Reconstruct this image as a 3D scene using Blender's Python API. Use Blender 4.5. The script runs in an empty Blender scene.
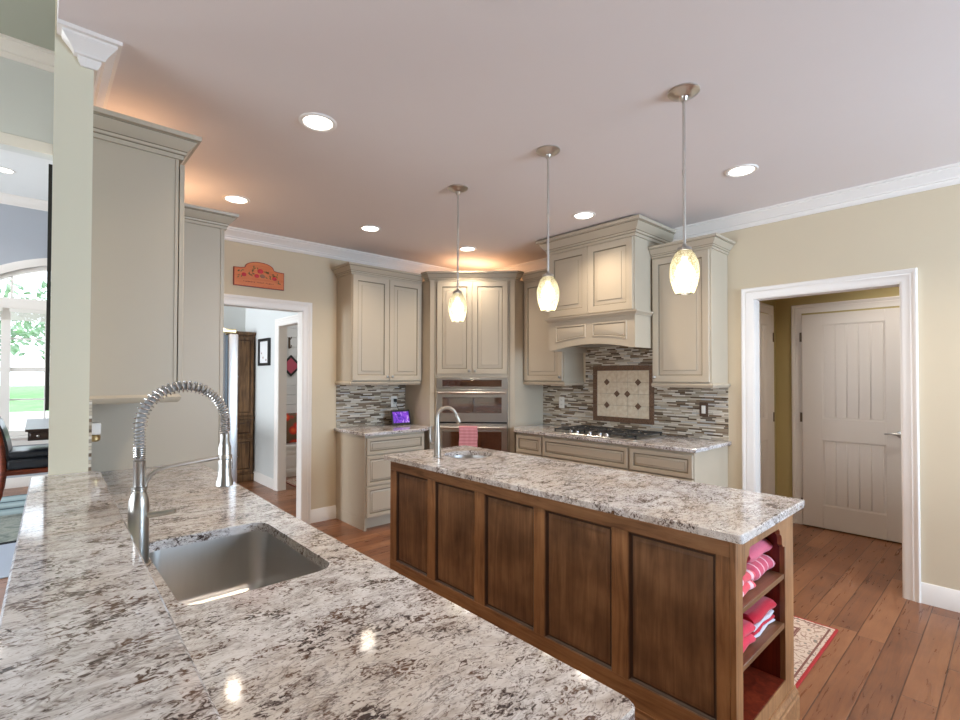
import bpy, bmesh, math, random
from mathutils import Vector, Matrix
random.seed(7)
SC = bpy.context.scene
COL = SC.collection
PI = math.pi

# ------------------------------------------------------------------ camera
F_ = Vector((0.67303978, 0.73945115, 0.01514786))
R_ = Vector((0.73951445, -0.67313779, 0.00197186))
U_ = Vector((-0.01165469, -0.00987492, 0.99988332))
cd = bpy.data.cameras.new('camera')
cam = bpy.data.objects.new('camera', cd)
COL.objects.link(cam)
cam.matrix_world = Matrix(((R_.x, U_.x, -F_.x, 0.0), (R_.y, U_.y, -F_.y, 0.0), (R_.z, U_.z, -F_.z, 1.435), (0, 0, 0, 1)))
cd.sensor_fit = 'HORIZONTAL'
cd.sensor_width = 36.0
cd.lens = 490.387 * 36.0 / 960.0
cd.shift_y = (369.573 - 360.0) / 960.0
cd.clip_start = 0.02
cd.clip_end = 300.0
SC.camera = cam

# ------------------------------------------------------------------ exposure
VS = SC.view_settings
SC.display_settings.display_device = 'sRGB'
VS.view_transform = 'Standard'
VS.look = 'None'
VS.gamma = 1.0
VS.use_curve_mapping = False
VS.exposure = 0.10
try:
    SC.cycles.use_denoising = True
    SC.cycles.max_bounces = 8
    SC.cycles.diffuse_bounces = 5
    SC.cycles.sample_clamp_indirect = 6.0
except Exception:
    pass

# ------------------------------------------------------------------ world: bright overcast sky
W = bpy.data.worlds.new('sky')
SC.world = W
W.use_nodes = True
wn = W.node_tree.nodes
wn['Background'].inputs[0].default_value = (0.80, 0.90, 1.0, 1)
wn['Background'].inputs[1].default_value = 3.2


def area_light(name, loc, target, sx, sy, power, color):
    l = bpy.data.lights.new(name, 'AREA')
    l.shape = 'RECTANGLE'
    l.size, l.size_y = sx, sy
    l.energy = power
    l.color = color
    o = bpy.data.objects.new(name, l)
    o.location = loc
    o.rotation_euler = (Vector(target) - Vector(loc)).to_track_quat('-Z', 'Y').to_euler()
    COL.objects.link(o)
    return o


# daylight outside the breakfast room windows behind the camera and the living room windows to the left
DAY = (0.86, 0.93, 1.0)
area_light('daylight_front', (3.0, -3.35, 1.55), (2.9, 0, 1.35), 2.4, 1.7, 290, (0.56, 0.77, 1.0))
area_light('daylight_west', (-5.1, 1.6, 1.7), (0, 1.8, 1.5), 4.4, 2.0, 270, DAY)
area_light('daylight_west_far', (-5.1, 7.0, 1.7), (0, 7.0, 1.5), 2.4, 2.0, 470, DAY)
WARM = (1.0, 0.84, 0.66)
CAN_POWER = 37.0
PENDANT_POWER = 1.3
# warm area lamps added above the cabinets for ceiling glow, without fixtures
for nm, loc, tgt, sx, sy, pw in (('added_cabinet_top_glow', (3.75, 4.2, 2.50), (3.75, 4.2, 3.0), 0.5, 0.25, 3.2), ('added_cabinet_top_glow', (0.5, 3.9, 2.40), (0.5, 3.9, 3.0), 0.7, 0.4, 2.6), ('added_cabinet_top_glow', (0.32, 3.0, 2.49), (0.32, 3.0, 3.0), 0.5, 0.15, 0.8)):
    area_light(nm, loc, tgt, sx, sy, pw, (1.0, 0.60, 0.34))


# ------------------------------------------------------------------ mesh helpers
class MB:
    def __init__(self):
        self.bm = bmesh.new()

    def box(self, x0, x1, y0, y1, z0, z1, bev=0.0, m=0, seg=1):
        bm = self.bm
        c = [(x0, y0, z0), (x1, y0, z0), (x1, y1, z0), (x0, y1, z0), (x0, y0, z1), (x1, y0, z1), (x1, y1, z1), (x0, y1, z1)]
        v = [bm.verts.new(p) for p in c]
        fs = [bm.faces.new([v[i] for i in q]) for q in ((0, 3, 2, 1), (4, 5, 6, 7), (0, 1, 5, 4), (1, 2, 6, 5), (2, 3, 7, 6), (3, 0, 4, 7))]
        for f in fs:
            f.material_index = m
        if bev > 0:
            es = list({e for f in fs for e in f.edges})
            r = bmesh.ops.bevel(bm, geom=es, offset=bev, segments=seg, profile=0.5, affect='EDGES')
            for f in r['faces']:
                f.material_index = m
        return self

    def rings(self, rings, caps=(True, True), m=0, closed=True, ms=None, km=None):
        bm = self.bm
        rv = [[bm.verts.new(p) for p in r] for r in rings]
        n = len(rings[0])
        for i in range(len(rv) - 1):
            for k in range(n if closed else n - 1):
                q = [rv[i][k], rv[i][(k + 1) % n], rv[i + 1][(k + 1) % n], rv[i + 1][k]]
                try:
                    f = bm.faces.new(q)
                    f.material_index = km[k] if km else (ms[i] if ms else m)
                except ValueError:
                    pass
        if caps[0]:
            f = bm.faces.new(list(reversed(rv[0])))
            f.material_index = ms[0] if ms else m
        if caps[1]:
            f = bm.faces.new(rv[-1])
            f.material_index = ms[-1] if ms else m
        return self

    def prism(self, poly, z0, z1, m=0, bev=0.0):
        """poly: list of (x, y) counter-clockwise"""
        if bev > 0:
            ins = inset(poly, bev)
            self.rings([[(x, y, z0) for x, y in ins], [(x, y, z0 + bev) for x, y in poly],
                        [(x, y, z1 - bev) for x, y in poly], [(x, y, z1) for x, y in ins]], m=m)
        else:
            self.rings([[(x, y, z0) for x, y in poly], [(x, y, z1) for x, y in poly]], m=m)
        return self

    def prism_y(self, poly, y0, y1, m=0):
        """poly: list of (x, z) extruded from y0 to y1"""
        self.rings([[(x, y0, z) for x, z in poly], [(x, y1, z) for x, z in poly]], m=m)
        return self

    def lathe(self, prof, c=(0, 0, 0), n=24, m=0, axis='z', caps=(True, True)):
        rs = []
        for r, h in prof:
            ring = []
            for k in range(n):
                a = 2 * PI * k / n
                if axis == 'z':
                    ring.append((c[0] + r * math.cos(a), c[1] + r * math.sin(a), c[2] + h))
                elif axis == 'y':
                    ring.append((c[0] + r * math.cos(a), c[1] + h, c[2] + r * math.sin(a)))
                else:
                    ring.append((c[0] + h, c[1] + r * math.cos(a), c[2] + r * math.sin(a)))
            rs.append(ring)
        return self.rings(rs, caps=caps, m=m)

    def tube(self, pts, r, n=10, m=0, caps=(True, True)):
        pts = [Vector(p) for p in pts]
        rr = r if isinstance(r, (list, tuple)) else [r] * len(pts)
        t0 = (pts[1] - pts[0]).normalized()
        a = Vector((0, 0, 1)) if abs(t0.z) < 0.9 else Vector((1, 0, 0))
        u = t0.cross(a).normalized()
        rs = []
        for i, p in enumerate(pts):
            if i == 0:
                t = t0
            elif i == len(pts) - 1:
                t = (pts[i] - pts[i - 1]).normalized()
            else:
                t = (pts[i + 1] - pts[i - 1]).normalized()
            u = (u - t * u.dot(t)).normalized()
            w = t.cross(u)
            rs.append([tuple(p + (u * math.cos(2 * PI * k / n) + w * math.sin(2 * PI * k / n)) * rr[i]) for k in range(n)])
        return self.rings(rs, caps=caps, m=m)

    def panel(self, x0, x1, z0, z1, yf, t=0.02, stile=0.055, deep=0.011, groove=0.006, bevel=0.034, m=0, mg=1):
        """raised panel door or drawer front, its face towards -y at y = yf"""
        s = stile
        prof = [(0, yf + t), (0, yf + 0.003), (0.003, yf), (s - 0.006, yf), (s - 0.002, yf + 0.002), (s + 0.002, yf + deep),
                (s + groove, yf + deep), (s + groove + bevel, yf + 0.0045), (s + groove + bevel + 0.0018, yf + 0.001)]
        ms = [m, m, m, m, mg, mg, m, mg, m]
        rs = [[(x0 + o, y, z0 + o), (x1 - o, y, z0 + o), (x1 - o, y, z1 - o), (x0 + o, y, z1 - o)] for o, y in prof]
        return self.rings(rs, ms=ms[:len(rs) - 1] + [m])

    def panel_poly(self, poly, yf, prof, m=0, mg=1, gi=()):
        rs = []
        for o, dy in prof:
            p = inset(poly, o)
            rs.append([(x, yf + dy, z) for x, z in p])
        ms = [mg if i in gi else m for i in range(len(rs) - 1)] + [m]
        return self.rings(rs, ms=ms)

    def sweep(self, path, prof, to3, closed=False, m=0, cap=True, km=None):
        """profile [(offset, height)] swept along a 2D path with mitred corners; to3(px, py, h) places a point"""
        n = len(path)
        P = [Vector(p) for p in path]
        rs = []
        for i in range(n):
            if closed:
                a, b, c = P[i - 1], P[i], P[(i + 1) % n]
            else:
                a, b, c = P[max(i - 1, 0)], P[i], P[min(i + 1, n - 1)]
            d1 = (b - a).normalized() if (b - a).length > 1e-9 else (c - b).normalized()
            d2 = (c - b).normalized() if (c - b).length > 1e-9 else d1
            n1, n2 = Vector((d1.y, -d1.x)), Vector((d2.y, -d2.x))
            mi = n1 + n2
            mi = mi / max(mi.dot(n1), 1e-6)
            rs.append([to3(b.x + mi.x * o, b.y + mi.y * o, h) for o, h in prof])
        if closed:
            rs.append(rs[0])
        return self.rings(rs, caps=(cap and not closed, cap and not closed), m=m, km=km)

    def quadgrid(self, fn, nu, nv, m=0, closed_u=False):
        bm = self.bm
        g = [[bm.verts.new(fn(i / nu, j / nv)) for i in range(nu if closed_u else nu + 1)] for j in range(nv + 1)]
        w = len(g[0])
        for j in range(nv):
            for i in range(nu):
                f = bm.faces.new([g[j][i], g[j][(i + 1) % w], g[j + 1][(i + 1) % w], g[j + 1][i]])
                f.material_index = m
        return self

    def ellipsoid(self, c, r, n=16, k=10, m=0):
        rs = []
        for j in range(1, k):
            t = PI * j / k
            rs.append([(c[0] + r[0] * math.sin(t) * math.cos(2 * PI * i / n), c[1] + r[1] * math.sin(t) * math.sin(2 * PI * i / n), c[2] - r[2] * math.cos(t)) for i in range(n)])
        return self.rings(rs, m=m)

    def build(self, name, mats, parent=None, loc=(0, 0, 0), off=(0, 0, 0), rot=0.0, ang=38):
        bm = self.bm
        if any(off):
            bmesh.ops.translate(bm, verts=bm.verts, vec=(-off[0], -off[1], -off[2]))
        bmesh.ops.remove_doubles(bm, verts=bm.verts, dist=1e-6)
        bmesh.ops.recalc_face_normals(bm, faces=bm.faces)
        lim = math.radians(ang)
        for f in bm.faces:
            f.smooth = True
        for e in bm.edges:
            if len(e.link_faces) == 2:
                try:
                    e.smooth = e.calc_face_angle() < lim
                except ValueError:
                    e.smooth = True
            else:
                e.smooth = False
        me = bpy.data.meshes.new(name)
        bm.to_mesh(me)
        bm.free()
        for mt in (mats if isinstance(mats, (list, tuple)) else [mats]):
            me.materials.append(mt)
        o = bpy.data.objects.new(name, me)
        COL.objects.link(o)
        o.location = loc
        o.rotation_euler = (0, 0, rot)
        if parent is not None:
            o.parent = parent
        return o


def inset(poly, d):
    """poly counter-clockwise moved inwards by d"""
    n = len(poly)
    out = []
    for i in range(n):
        a, b, c = Vector(poly[i - 1]), Vector(poly[i]), Vector(poly[(i + 1) % n])
        d1, d2 = (b - a).normalized(), (c - b).normalized()
        n1, n2 = Vector((-d1.y, d1.x)), Vector((-d2.y, d2.x))
        mi = n1 + n2
        mi = mi / max(mi.dot(n1), 0.2)
        out.append((b.x + mi.x * d, b.y + mi.y * d))
    return out


def rrect(x0, x1, y0, y1, r, n=6):
    pts = []
    for cx, cy, a0 in ((x1 - r, y0 + r, -PI / 2), (x1 - r, y1 - r, 0), (x0 + r, y1 - r, PI / 2), (x0 + r, y0 + r, PI)):
        for k in range(n + 1):
            a = a0 + PI / 2 * k / n
            pts.append((cx + r * math.cos(a), cy + r * math.sin(a)))
    return pts


def tag(o, label=None, cat=None, group=None, kind=None):
    if label:
        o['label'] = label
    if cat:
        o['category'] = cat
    if group:
        o['group'] = group
    if kind:
        o['kind'] = kind
    return o


class Thing:
    """an Empty at the thing's base that parents its parts; with world=True parts are given in world coordinates"""
    def __init__(self, name, label, cat, loc, rot=0.0, group=None, world=True, kind=None):
        self.o = bpy.data.objects.new(name, None)
        self.o.empty_display_size = 0.1
        COL.objects.link(self.o)
        self.o.location = loc
        self.o.rotation_euler = (0, 0, rot)
        tag(self.o, label, cat, group, kind)
        self.off = tuple(loc) if world else (0, 0, 0)

    def add(self, name, mb, mats, parent=None, label=None, ang=38):
        o = mb.build(name, mats, parent or self.o, off=self.off, ang=ang)
        if label:
            o['label'] = label
        return o


def solo(name, mb, mats, label, cat, loc=(0, 0, 0), rot=0.0, group=None, world=True, kind=None, ang=38):
    o = mb.build(name, mats, None, loc=loc, off=loc if world else (0, 0, 0), rot=rot, ang=ang)
    return tag(o, label, cat, group, kind)


def structure(name, mb, mats):
    return tag(mb.build(name, mats), kind='structure')


def copy_tree(o, parent=None):
    c = o.copy()
    COL.objects.link(c)
    if parent is not None:
        c.parent = parent
    for ch in list(o.children):
        copy_tree(ch, c)
    return c


# ------------------------------------------------------------------ materials
class NT:
    def __init__(self, name):
        self.m = bpy.data.materials.new(name)
        self.m.use_nodes = True
        self.t = self.m.node_tree
        self.b = self.t.nodes['Principled BSDF']

    def n(self, typ, **kw):
        x = self.t.nodes.new(typ)
        for k, v in kw.items():
            setattr(x, k, v)
        return x

    def link(self, a, b):
        self.t.links.new(a, b)

    def val(self, sock, v):
        if hasattr(v, 'is_linked'):
            self.link(v, sock)
        else:
            sock.default_value = v

    def math(self, op, a, b=None, c=None):
        x = self.n('ShaderNodeMath', operation=op)
        self.val(x.inputs[0], a)
        if b is not None:
            self.val(x.inputs[1], b)
        if c is not None:
            self.val(x.inputs[2], c)
        return x.outputs[0]

    def pos(self):
        return self.n('ShaderNodeNewGeometry').outputs['Position']

    def obj(self):
        return self.n('ShaderNodeTexCoord').outputs['Object']

    def sep(self, v):
        x = self.n('ShaderNodeSeparateXYZ')
        self.link(v, x.inputs[0])
        return x.outputs

    def comb(self, a, b, c=0.0):
        x = self.n('ShaderNodeCombineXYZ')
        for i, v in enumerate((a, b, c)):
            self.val(x.inputs[i], v)
        return x.outputs[0]

    def mapping(self, v, scale=(1, 1, 1), rot=(0, 0, 0), loc=(0, 0, 0)):
        x = self.n('ShaderNodeMapping')
        self.link(v, x.inputs[0])
        x.inputs[1].default_value = loc
        x.inputs[2].default_value = rot
        x.inputs[3].default_value = scale
        return x.outputs[0]

    def noise(self, v, scale=5.0, detail=3.0, rough=0.55, dist=0.0):
        x = self.n('ShaderNodeTexNoise')
        self.link(v, x.inputs['Vector'])
        x.inputs['Scale'].default_value = scale
        x.inputs['Detail'].default_value = detail
        x.inputs['Roughness'].default_value = rough
        x.inputs['Distortion'].default_value = dist
        return x.outputs['Fac']

    def white(self, v, dim='2D'):
        x = self.n('ShaderNodeTexWhiteNoise', noise_dimensions=dim)
        if dim == '1D':
            self.val(x.inputs['W'], v)
        else:
            self.link(v, x.inputs['Vector'])
        return x.outputs['Value'], x.outputs['Color']

    def ramp(self, f, stops, interp='LINEAR'):
        x = self.n('ShaderNodeValToRGB')
        x.color_ramp.interpolation = interp
        e = x.color_ramp.elements
        while len(e) < len(stops):
            e.new(0.5)
        for i, (p, c) in enumerate(stops):
            e[i].position = p
            e[i].color = (*c, 1) if len(c) == 3 else c
        self.val(x.inputs[0], f)
        return x.outputs[0]

    def mix(self, f, a, b, blend='MIX'):
        x = self.n('ShaderNodeMix', data_type='RGBA', blend_type=blend)
        self.val(x.inputs[0], f)
        for i, v in ((6, a), (7, b)):
            if isinstance(v, tuple):
                x.inputs[i].default_value = (*v[:3], 1)
            else:
                self.link(v, x.inputs[i])
        return x.outputs[2]

    def color(self, c):
        if isinstance(c, tuple):
            self.b.inputs['Base Color'].default_value = (*c[:3], 1)
        else:
            self.link(c, self.b.inputs['Base Color'])
        return self

    def set(self, rough=None, metal=None, spec=None, coat=None, sheen=None, trans=None):
        for k, v in (('Roughness', rough), ('Metallic', metal), ('Specular IOR Level', spec), ('Coat Weight', coat), ('Sheen Weight', sheen), ('Transmission Weight', trans)):
            if v is not None:
                self.val(self.b.inputs[k], v)
        return self

    def bump(self, h, strength=0.2, dist=0.01):
        x = self.n('ShaderNodeBump')
        x.inputs['Strength'].default_value = strength
        x.inputs['Distance'].default_value = dist
        self.link(h, x.inputs['Height'])
        self.link(x.outputs[0], self.b.inputs['Normal'])
        return self


def srgb(r, g, b):
    f = lambda c: (c / 255 / 12.92) if c / 255 <= 0.04045 else ((c / 255 + 0.055) / 1.055) ** 2.4
    return (f(r), f(g), f(b))


def plain(name, c, rough=0.5, metal=0.0, spec=0.5, var=0.04, scale=6.0):
    t = NT(name)
    n = t.noise(t.pos(), scale, 3)
    a = tuple(x * (1 - var) for x in c)
    b = tuple(min(1, x * (1 + var)) for x in c)
    t.color(t.mix(n, a, b)).set(rough=rough, metal=metal, spec=spec)
    return t.m


def emitter(name, c, strength):
    t = NT(name)
    t.color((0.8, 0.8, 0.8))
    t.b.inputs['Emission Color'].default_value = (*c, 1)
    t.b.inputs['Emission Strength'].default_value = strength
    return t.m


M = {}
M['wall'] = plain('paint_tan', srgb(211, 196, 170), 0.75, var=0.015)
M['wall_pale'] = plain('paint_pale_sage', srgb(220, 213, 190), 0.75, var=0.015)
M['wall_grey'] = plain('paint_grey', srgb(176, 180, 188), 0.75, var=0.015)
M['wall_hall'] = plain('paint_cool_grey', srgb(214, 216, 214), 0.75, var=0.015)
M['wall_olive'] = plain('paint_olive_tan', srgb(190, 174, 124), 0.75, var=0.015)
M['ceiling'] = plain('paint_ceiling', srgb(230, 221, 218), 0.85, var=0.01)
M['ceiling_white'] = plain('paint_ceiling_white', srgb(228, 228, 226), 0.85, var=0.01)
M['ceiling_sage'] = plain('paint_ceiling_sage', srgb(176, 180, 168), 0.85, var=0.01)
M['trim'] = plain('paint_trim_white', srgb(236, 230, 224), 0.38, var=0.01)
M['door'] = plain('paint_door', srgb(224, 216, 208), 0.42, var=0.01)
M['cab'] = plain('paint_cabinet_greige', srgb(187, 174, 154), 0.42, var=0.02)
M['glaze'] = plain('glaze_brown', srgb(134, 123, 104), 0.5, var=0.08)
M['dark_gap'] = plain('shadow_gap', (0.012, 0.011, 0.01), 0.8)


def granite(name):
    t = NT(name)
    p = t.pos()
    q = t.mapping(p, scale=(0.6, 1.25, 1.0), rot=(0, 0, math.radians(8)))
    base = t.ramp(t.noise(q, 24, 6, 0.65, 0.8), [(0.28, srgb(160, 152, 150)), (0.42, srgb(200, 196, 197)), (0.56, srgb(226, 225, 228)), (0.75, srgb(190, 184, 182))])
    warm = t.ramp(t.noise(p, 3.0, 3), [(0.42, (0, 0, 0)), (0.62, (1, 1, 1))])
    base = t.mix(t.math('MULTIPLY', warm, 0.38), base, srgb(190, 170, 146))
    # dense grey and brown flecks, drawn out along the slab
    q2 = t.mapping(p, scale=(0.72, 1.15, 1.0), rot=(0, 0, math.radians(10)))
    fleck = t.noise(q2, 82, 4, 0.6, 1.3)
    mask = t.noise(q2, 14, 4, 0.65, 0.6)
    thr = t.math('MULTIPLY_ADD', mask, 0.72, 0.105)
    d = t.math('SUBTRACT', thr, fleck)
    f1 = t.ramp(d, [(0.0, (0, 0, 0)), (0.05, (1, 1, 1))])
    c = t.mix(t.math('MULTIPLY', f1, 0.8), base, srgb(146, 134, 128))
    f2 = t.ramp(d, [(0.05, (0, 0, 0)), (0.115, (1, 1, 1))])
    brown = t.ramp(t.noise(p, 9, 2), [(0.4, srgb(58, 50, 50)), (0.6, srgb(104, 78, 62))])
    c = t.mix(f2, c, brown)
    # fine pepper
    v = t.n('ShaderNodeTexVoronoi')
    t.link(t.mapping(p, scale=(0.7, 1.2, 1.2)), v.inputs['Vector'])
    v.inputs['Scale'].default_value = 120
    sp = t.ramp(v.outputs['Distance'], [(0.16, (1, 1, 1)), (0.28, (0, 0, 0))])
    spm = t.ramp(t.noise(p, 30, 2), [(0.46, (0, 0, 0)), (0.54, (1, 1, 1))])
    c = t.mix(t.math('MULTIPLY', t.math('MULTIPLY', sp, spm), 0.7), c, srgb(96, 86, 82))
    # web of broken veins
    for sc_, rt, wd, al, cl in ((7.0, 0.25, 0.020, 0.55, srgb(98, 82, 76)), (17.0, 0.15, 0.030, 0.62, srgb(104, 94, 94)), (30.0, 0.1, 0.032, 0.5, srgb(86, 76, 76))):
        vein = t.noise(t.mapping(p, scale=(0.6, 1.25, 1), rot=(0, 0, rt)), sc_, 4, 0.6, 1.8)
        vm = t.ramp(t.math('ABSOLUTE', t.math('SUBTRACT', vein, 0.5)), [(0.0, (1, 1, 1)), (wd, (0, 0, 0))])
        vk = t.ramp(t.noise(p, sc_ * 0.55, 3), [(0.44, (0, 0, 0)), (0.56, (1, 1, 1))])
        c = t.mix(t.math('MULTIPLY', t.math('MULTIPLY', vm, vk), al), c, cl)
    t.color(c).set(rough=0.075, spec=0.5)
    return t.m


M['granite'] = granite('granite')


def wood(name, stops, axis='z', rough=0.35, scale=1.0, blotch=0.35):
    t = NT(name)
    p = t.pos()
    s = {'z': (16, 16, 1.3), 'y': (16, 1.3, 16), 'x': (1.3, 16, 16)}[axis]
    q = t.mapping(p, scale=tuple(k * scale for k in s))
    g = t.noise(q, 2.2, 6, 0.62, 0.8)
    b = t.noise(p, 5.0 * scale, 3, 0.5)
    f = t.math('ADD', t.math('MULTIPLY', g, 1 - blotch), t.math('MULTIPLY', b, blotch))
    t.color(t.ramp(f, stops)).set(rough=rough, spec=0.4)
    t.bump(g, 0.06, 0.003)
    return t.m


M['wood_frame'] = wood('wood_island_frame', [(0.3, srgb(100, 66, 42)), (0.5, srgb(154, 110, 74)), (0.7, srgb(184, 138, 96))])
M['wood_frame_h'] = wood('wood_island_rail', [(0.3, srgb(100, 66, 42)), (0.5, srgb(154, 110, 74)), (0.7, srgb(184, 138, 96))], 'y')
M['wood_panel'] = wood('wood_island_panel', [(0.3, srgb(76, 52, 37)), (0.5, srgb(124, 90, 64)), (0.72, srgb(164, 124, 90))], blotch=0.5)
M['wood_dark'] = plain('wood_groove', srgb(62, 40, 27), 0.5, var=0.2)
M['wood_red'] = wood('wood_red_inside', [(0.3, srgb(70, 22, 14)), (0.55, srgb(122, 46, 28)), (0.75, srgb(150, 70, 40))])
M['wood_shelf'] = wood('wood_shelf', [(0.3, srgb(84, 54, 36)), (0.55, srgb(128, 90, 62)), (0.75, srgb(150, 110, 80))], 'x')
M['wood_rustic'] = wood('wood_rustic', [(0.3, srgb(52, 36, 24)), (0.5, srgb(112, 82, 54)), (0.72, srgb(164, 126, 86))], blotch=0.3)
M['wood_cherry'] = wood('wood_cherry', [(0.3, srgb(70, 28, 16)), (0.6, srgb(138, 62, 34))], 'x')
M['wood_espresso'] = wood('wood_espresso', [(0.3, srgb(34, 24, 22)), (0.7, srgb(74, 54, 46))], 'x')


def plank_floor():
    t = NT('wood_plank_floor')
    p = t.pos()
    x, y, z = t.sep(p)
    w, L = 0.125, 1.15
    ry = t.math('DIVIDE', y, w)
    row = t.math('FLOOR', ry)
    off, _ = t.white(row, '1D')
    rx = t.math('ADD', t.math('DIVIDE', x, L), t.math('MULTIPLY', off, 7.3))
    colm = t.math('FLOOR', rx)
    rnd, rc = t.white(t.comb(row, colm))
    fy = t.math('FRACT', ry)
    fx = t.math('FRACT', rx)
    ey = t.math('MINIMUM', fy, t.math('SUBTRACT', 1.0, fy))
    ex = t.math('MULTIPLY', t.math('MINIMUM', fx, t.math('SUBTRACT', 1.0, fx)), L / w)
    e = t.math('MINIMUM', ex, ey)
    seam = t.ramp(e, [(0.008, (1, 1, 1)), (0.028, (0, 0, 0))])
    sh = t.comb(t.math('MULTIPLY', rnd, 9.0), t.math('MULTIPLY', off, 5.0), 0.0)
    va = t.n('ShaderNodeVectorMath', operation='ADD')
    t.link(p, va.inputs[0])
    t.link(sh, va.inputs[1])
    q = t.mapping(va.outputs[0], scale=(1.6, 18, 1))
    g = t.noise(q, 2.0, 6, 0.6, 1.2)
    blot = t.noise(va.outputs[0], 3.5, 3, 0.55)
    f = t.math('ADD', t.math('ADD', t.math('MULTIPLY', g, 0.42), t.math('MULTIPLY', blot, 0.36)), t.math('MULTIPLY', rnd, 0.18))
    c = t.ramp(f, [(0.25, srgb(84, 50, 34)), (0.48, srgb(133, 85, 56)), (0.68, srgb(161, 112, 78)), (0.85, srgb(181, 134, 98))])
    c = t.mix(t.math('MULTIPLY', seam, 0.8), c, srgb(48, 26, 16))
    t.color(c).set(rough=t.math('MULTIPLY_ADD', g, 0.2, 0.2), spec=0.5)
    h = t.math('SUBTRACT', t.math('MULTIPLY', g, 0.3), seam)
    t.bump(h, 0.25, 0.004)
    return t.m


M['floor'] = plank_floor()


def mosaic(name, axis):
    t = NT(name)
    p = t.pos()
    x, y, z = t.sep(p)
    u = {'x': x, 'y': y}[axis]
    h = 0.0135
    rz = t.math('DIVIDE', z, h)
    row = t.math('FLOOR', rz)
    r1, _ = t.white(row, '1D')
    L = t.math('MULTIPLY_ADD', r1, 0.08, 0.065)
    ru = t.math('ADD', t.math('DIVIDE', u, L), t.math('MULTIPLY', r1, 31.7))
    cl = t.math('FLOOR', ru)
    rnd, _ = t.white(t.comb(row, cl))
    rnd2, _ = t.white(t.comb(cl, row))
    c = t.ramp(rnd, [(0.0, srgb(226, 219, 206)), (0.22, srgb(206, 194, 174)), (0.40, srgb(178, 168, 152)), (0.56, srgb(150, 136, 116)),
                     (0.66, srgb(118, 94, 72)), (0.76, srgb(76, 58, 44)), (0.93, srgb(196, 196, 194))], 'CONSTANT')
    fz = t.math('FRACT', rz)
    fu = t.math('FRACT', ru)
    e1 = t.math('MULTIPLY', t.math('MINIMUM', fz, t.math('SUBTRACT', 1.0, fz)), h)
    e2 = t.math('MULTIPLY', t.math('MINIMUM', fu, t.math('SUBTRACT', 1.0, fu)), L)
    e = t.math('MINIMUM', e1, e2)
    gr = t.ramp(t.math('MULTIPLY', e, 300.0), [(0.2, (1, 1, 1)), (0.4, (0, 0, 0))])
    marb = t.noise(t.mapping(p, scale=(14, 14, 60)), 3, 4, 0.6)
    c = t.mix(t.math('MULTIPLY', marb, 0.35), c, srgb(150, 132, 108))
    c = t.mix(gr, c, srgb(150, 140, 124))
    t.color(c).set(rough=t.math('MULTIPLY_ADD', rnd2, 0.45, 0.1), spec=0.5)
    t.bump(t.math('SUBTRACT', 1.0, gr), 0.3, 0.002)
    return t.m


M['mosaic_x'] = mosaic('mosaic_strip_tile_back', 'x')
M['mosaic_y'] = mosaic('mosaic_strip_tile_side', 'y')


def metal(name, c, rough=0.28, brush=None, amt=0.12):
    t = NT(name)
    if brush:
        n = t.noise(t.mapping(t.pos(), scale=brush), 4, 3, 0.6)
        t.set(rough=t.math('MULTIPLY_ADD', n, amt, rough - amt / 2))
        t.color(t.mix(n, tuple(x * 0.9 for x in c), c))
    else:
        n = t.noise(t.pos(), 20, 2)
        t.color(t.mix(n, tuple(x * 0.96 for x in c), c)).set(rough=rough)
    t.set(metal=1.0)
    return t.m


M['steel'] = metal('stainless_steel', (0.66, 0.64, 0.61), 0.30, (2, 2, 90))
M['steel_sink'] = metal('stainless_sink', (0.64, 0.62, 0.60), 0.30, (14, 2, 2), 0.04)
M['nickel'] = metal('brushed_nickel', (0.46, 0.445, 0.42), 0.30)
M['nickel_light'] = metal('satin_nickel', (0.60, 0.57, 0.53), 0.30)
M['chrome'] = metal('chrome', (0.68, 0.67, 0.66), 0.24)
M['hose'] = plain('hose_grey', srgb(150, 148, 146), 0.45)
M['nickel_dark'] = metal('dark_nickel', (0.42, 0.39, 0.35), 0.36)
M['bronze'] = metal('dark_bronze', (0.16, 0.12, 0.09), 0.4)
M['iron'] = plain('cast_iron', (0.03, 0.028, 0.026), 0.5)
M['black'] = plain('black_plastic', (0.015, 0.015, 0.016), 0.35)
M['leather'] = plain('black_leather', (0.03, 0.035, 0.045), 0.3)
M['white_plastic'] = plain('white_plastic', srgb(232, 228, 220), 0.4)
M['brown_plate'] = plain('brown_plate', srgb(82, 58, 40), 0.4)
M['brass'] = metal('brass', (0.65, 0.5, 0.25), 0.3)
M['fridge_side'] = plain('fridge_grey', srgb(120, 116, 112), 0.4)
M['fridge_door'] = metal('fridge_steel', (0.72, 0.71, 0.70), 0.38)


def glass_dark():
    t = NT('oven_glass')
    n = t.noise(t.mapping(t.pos(), scale=(3, 3, 14)), 2, 3)
    t.color(t.ramp(n, [(0.35, (0.03, 0.008, 0.005)), (0.7, (0.10, 0.030, 0.014))])).set(rough=0.05, spec=1.0)
    t.b.inputs['IOR'].default_value = 1.9
    return t.m


M['oven_glass'] = glass_dark()


def pane():
    t = NT('window_glass')
    out = t.t.nodes['Material Output']
    tr = t.n('ShaderNodeBsdfTransparent')
    gl = t.n('ShaderNodeBsdfGlossy')
    gl.inputs['Roughness'].default_value = 0.02
    fr = t.n('ShaderNodeFresnel')
    fr.inputs[0].default_value = 1.3
    mx = t.n('ShaderNodeMixShader')
    t.link(fr.outputs[0], mx.inputs[0])
    t.link(tr.outputs[0], mx.inputs[1])
    t.link(gl.outputs[0], mx.inputs[2])
    t.link(mx.outputs[0], out.inputs[0])
    return t.m


M['pane'] = pane()


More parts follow.
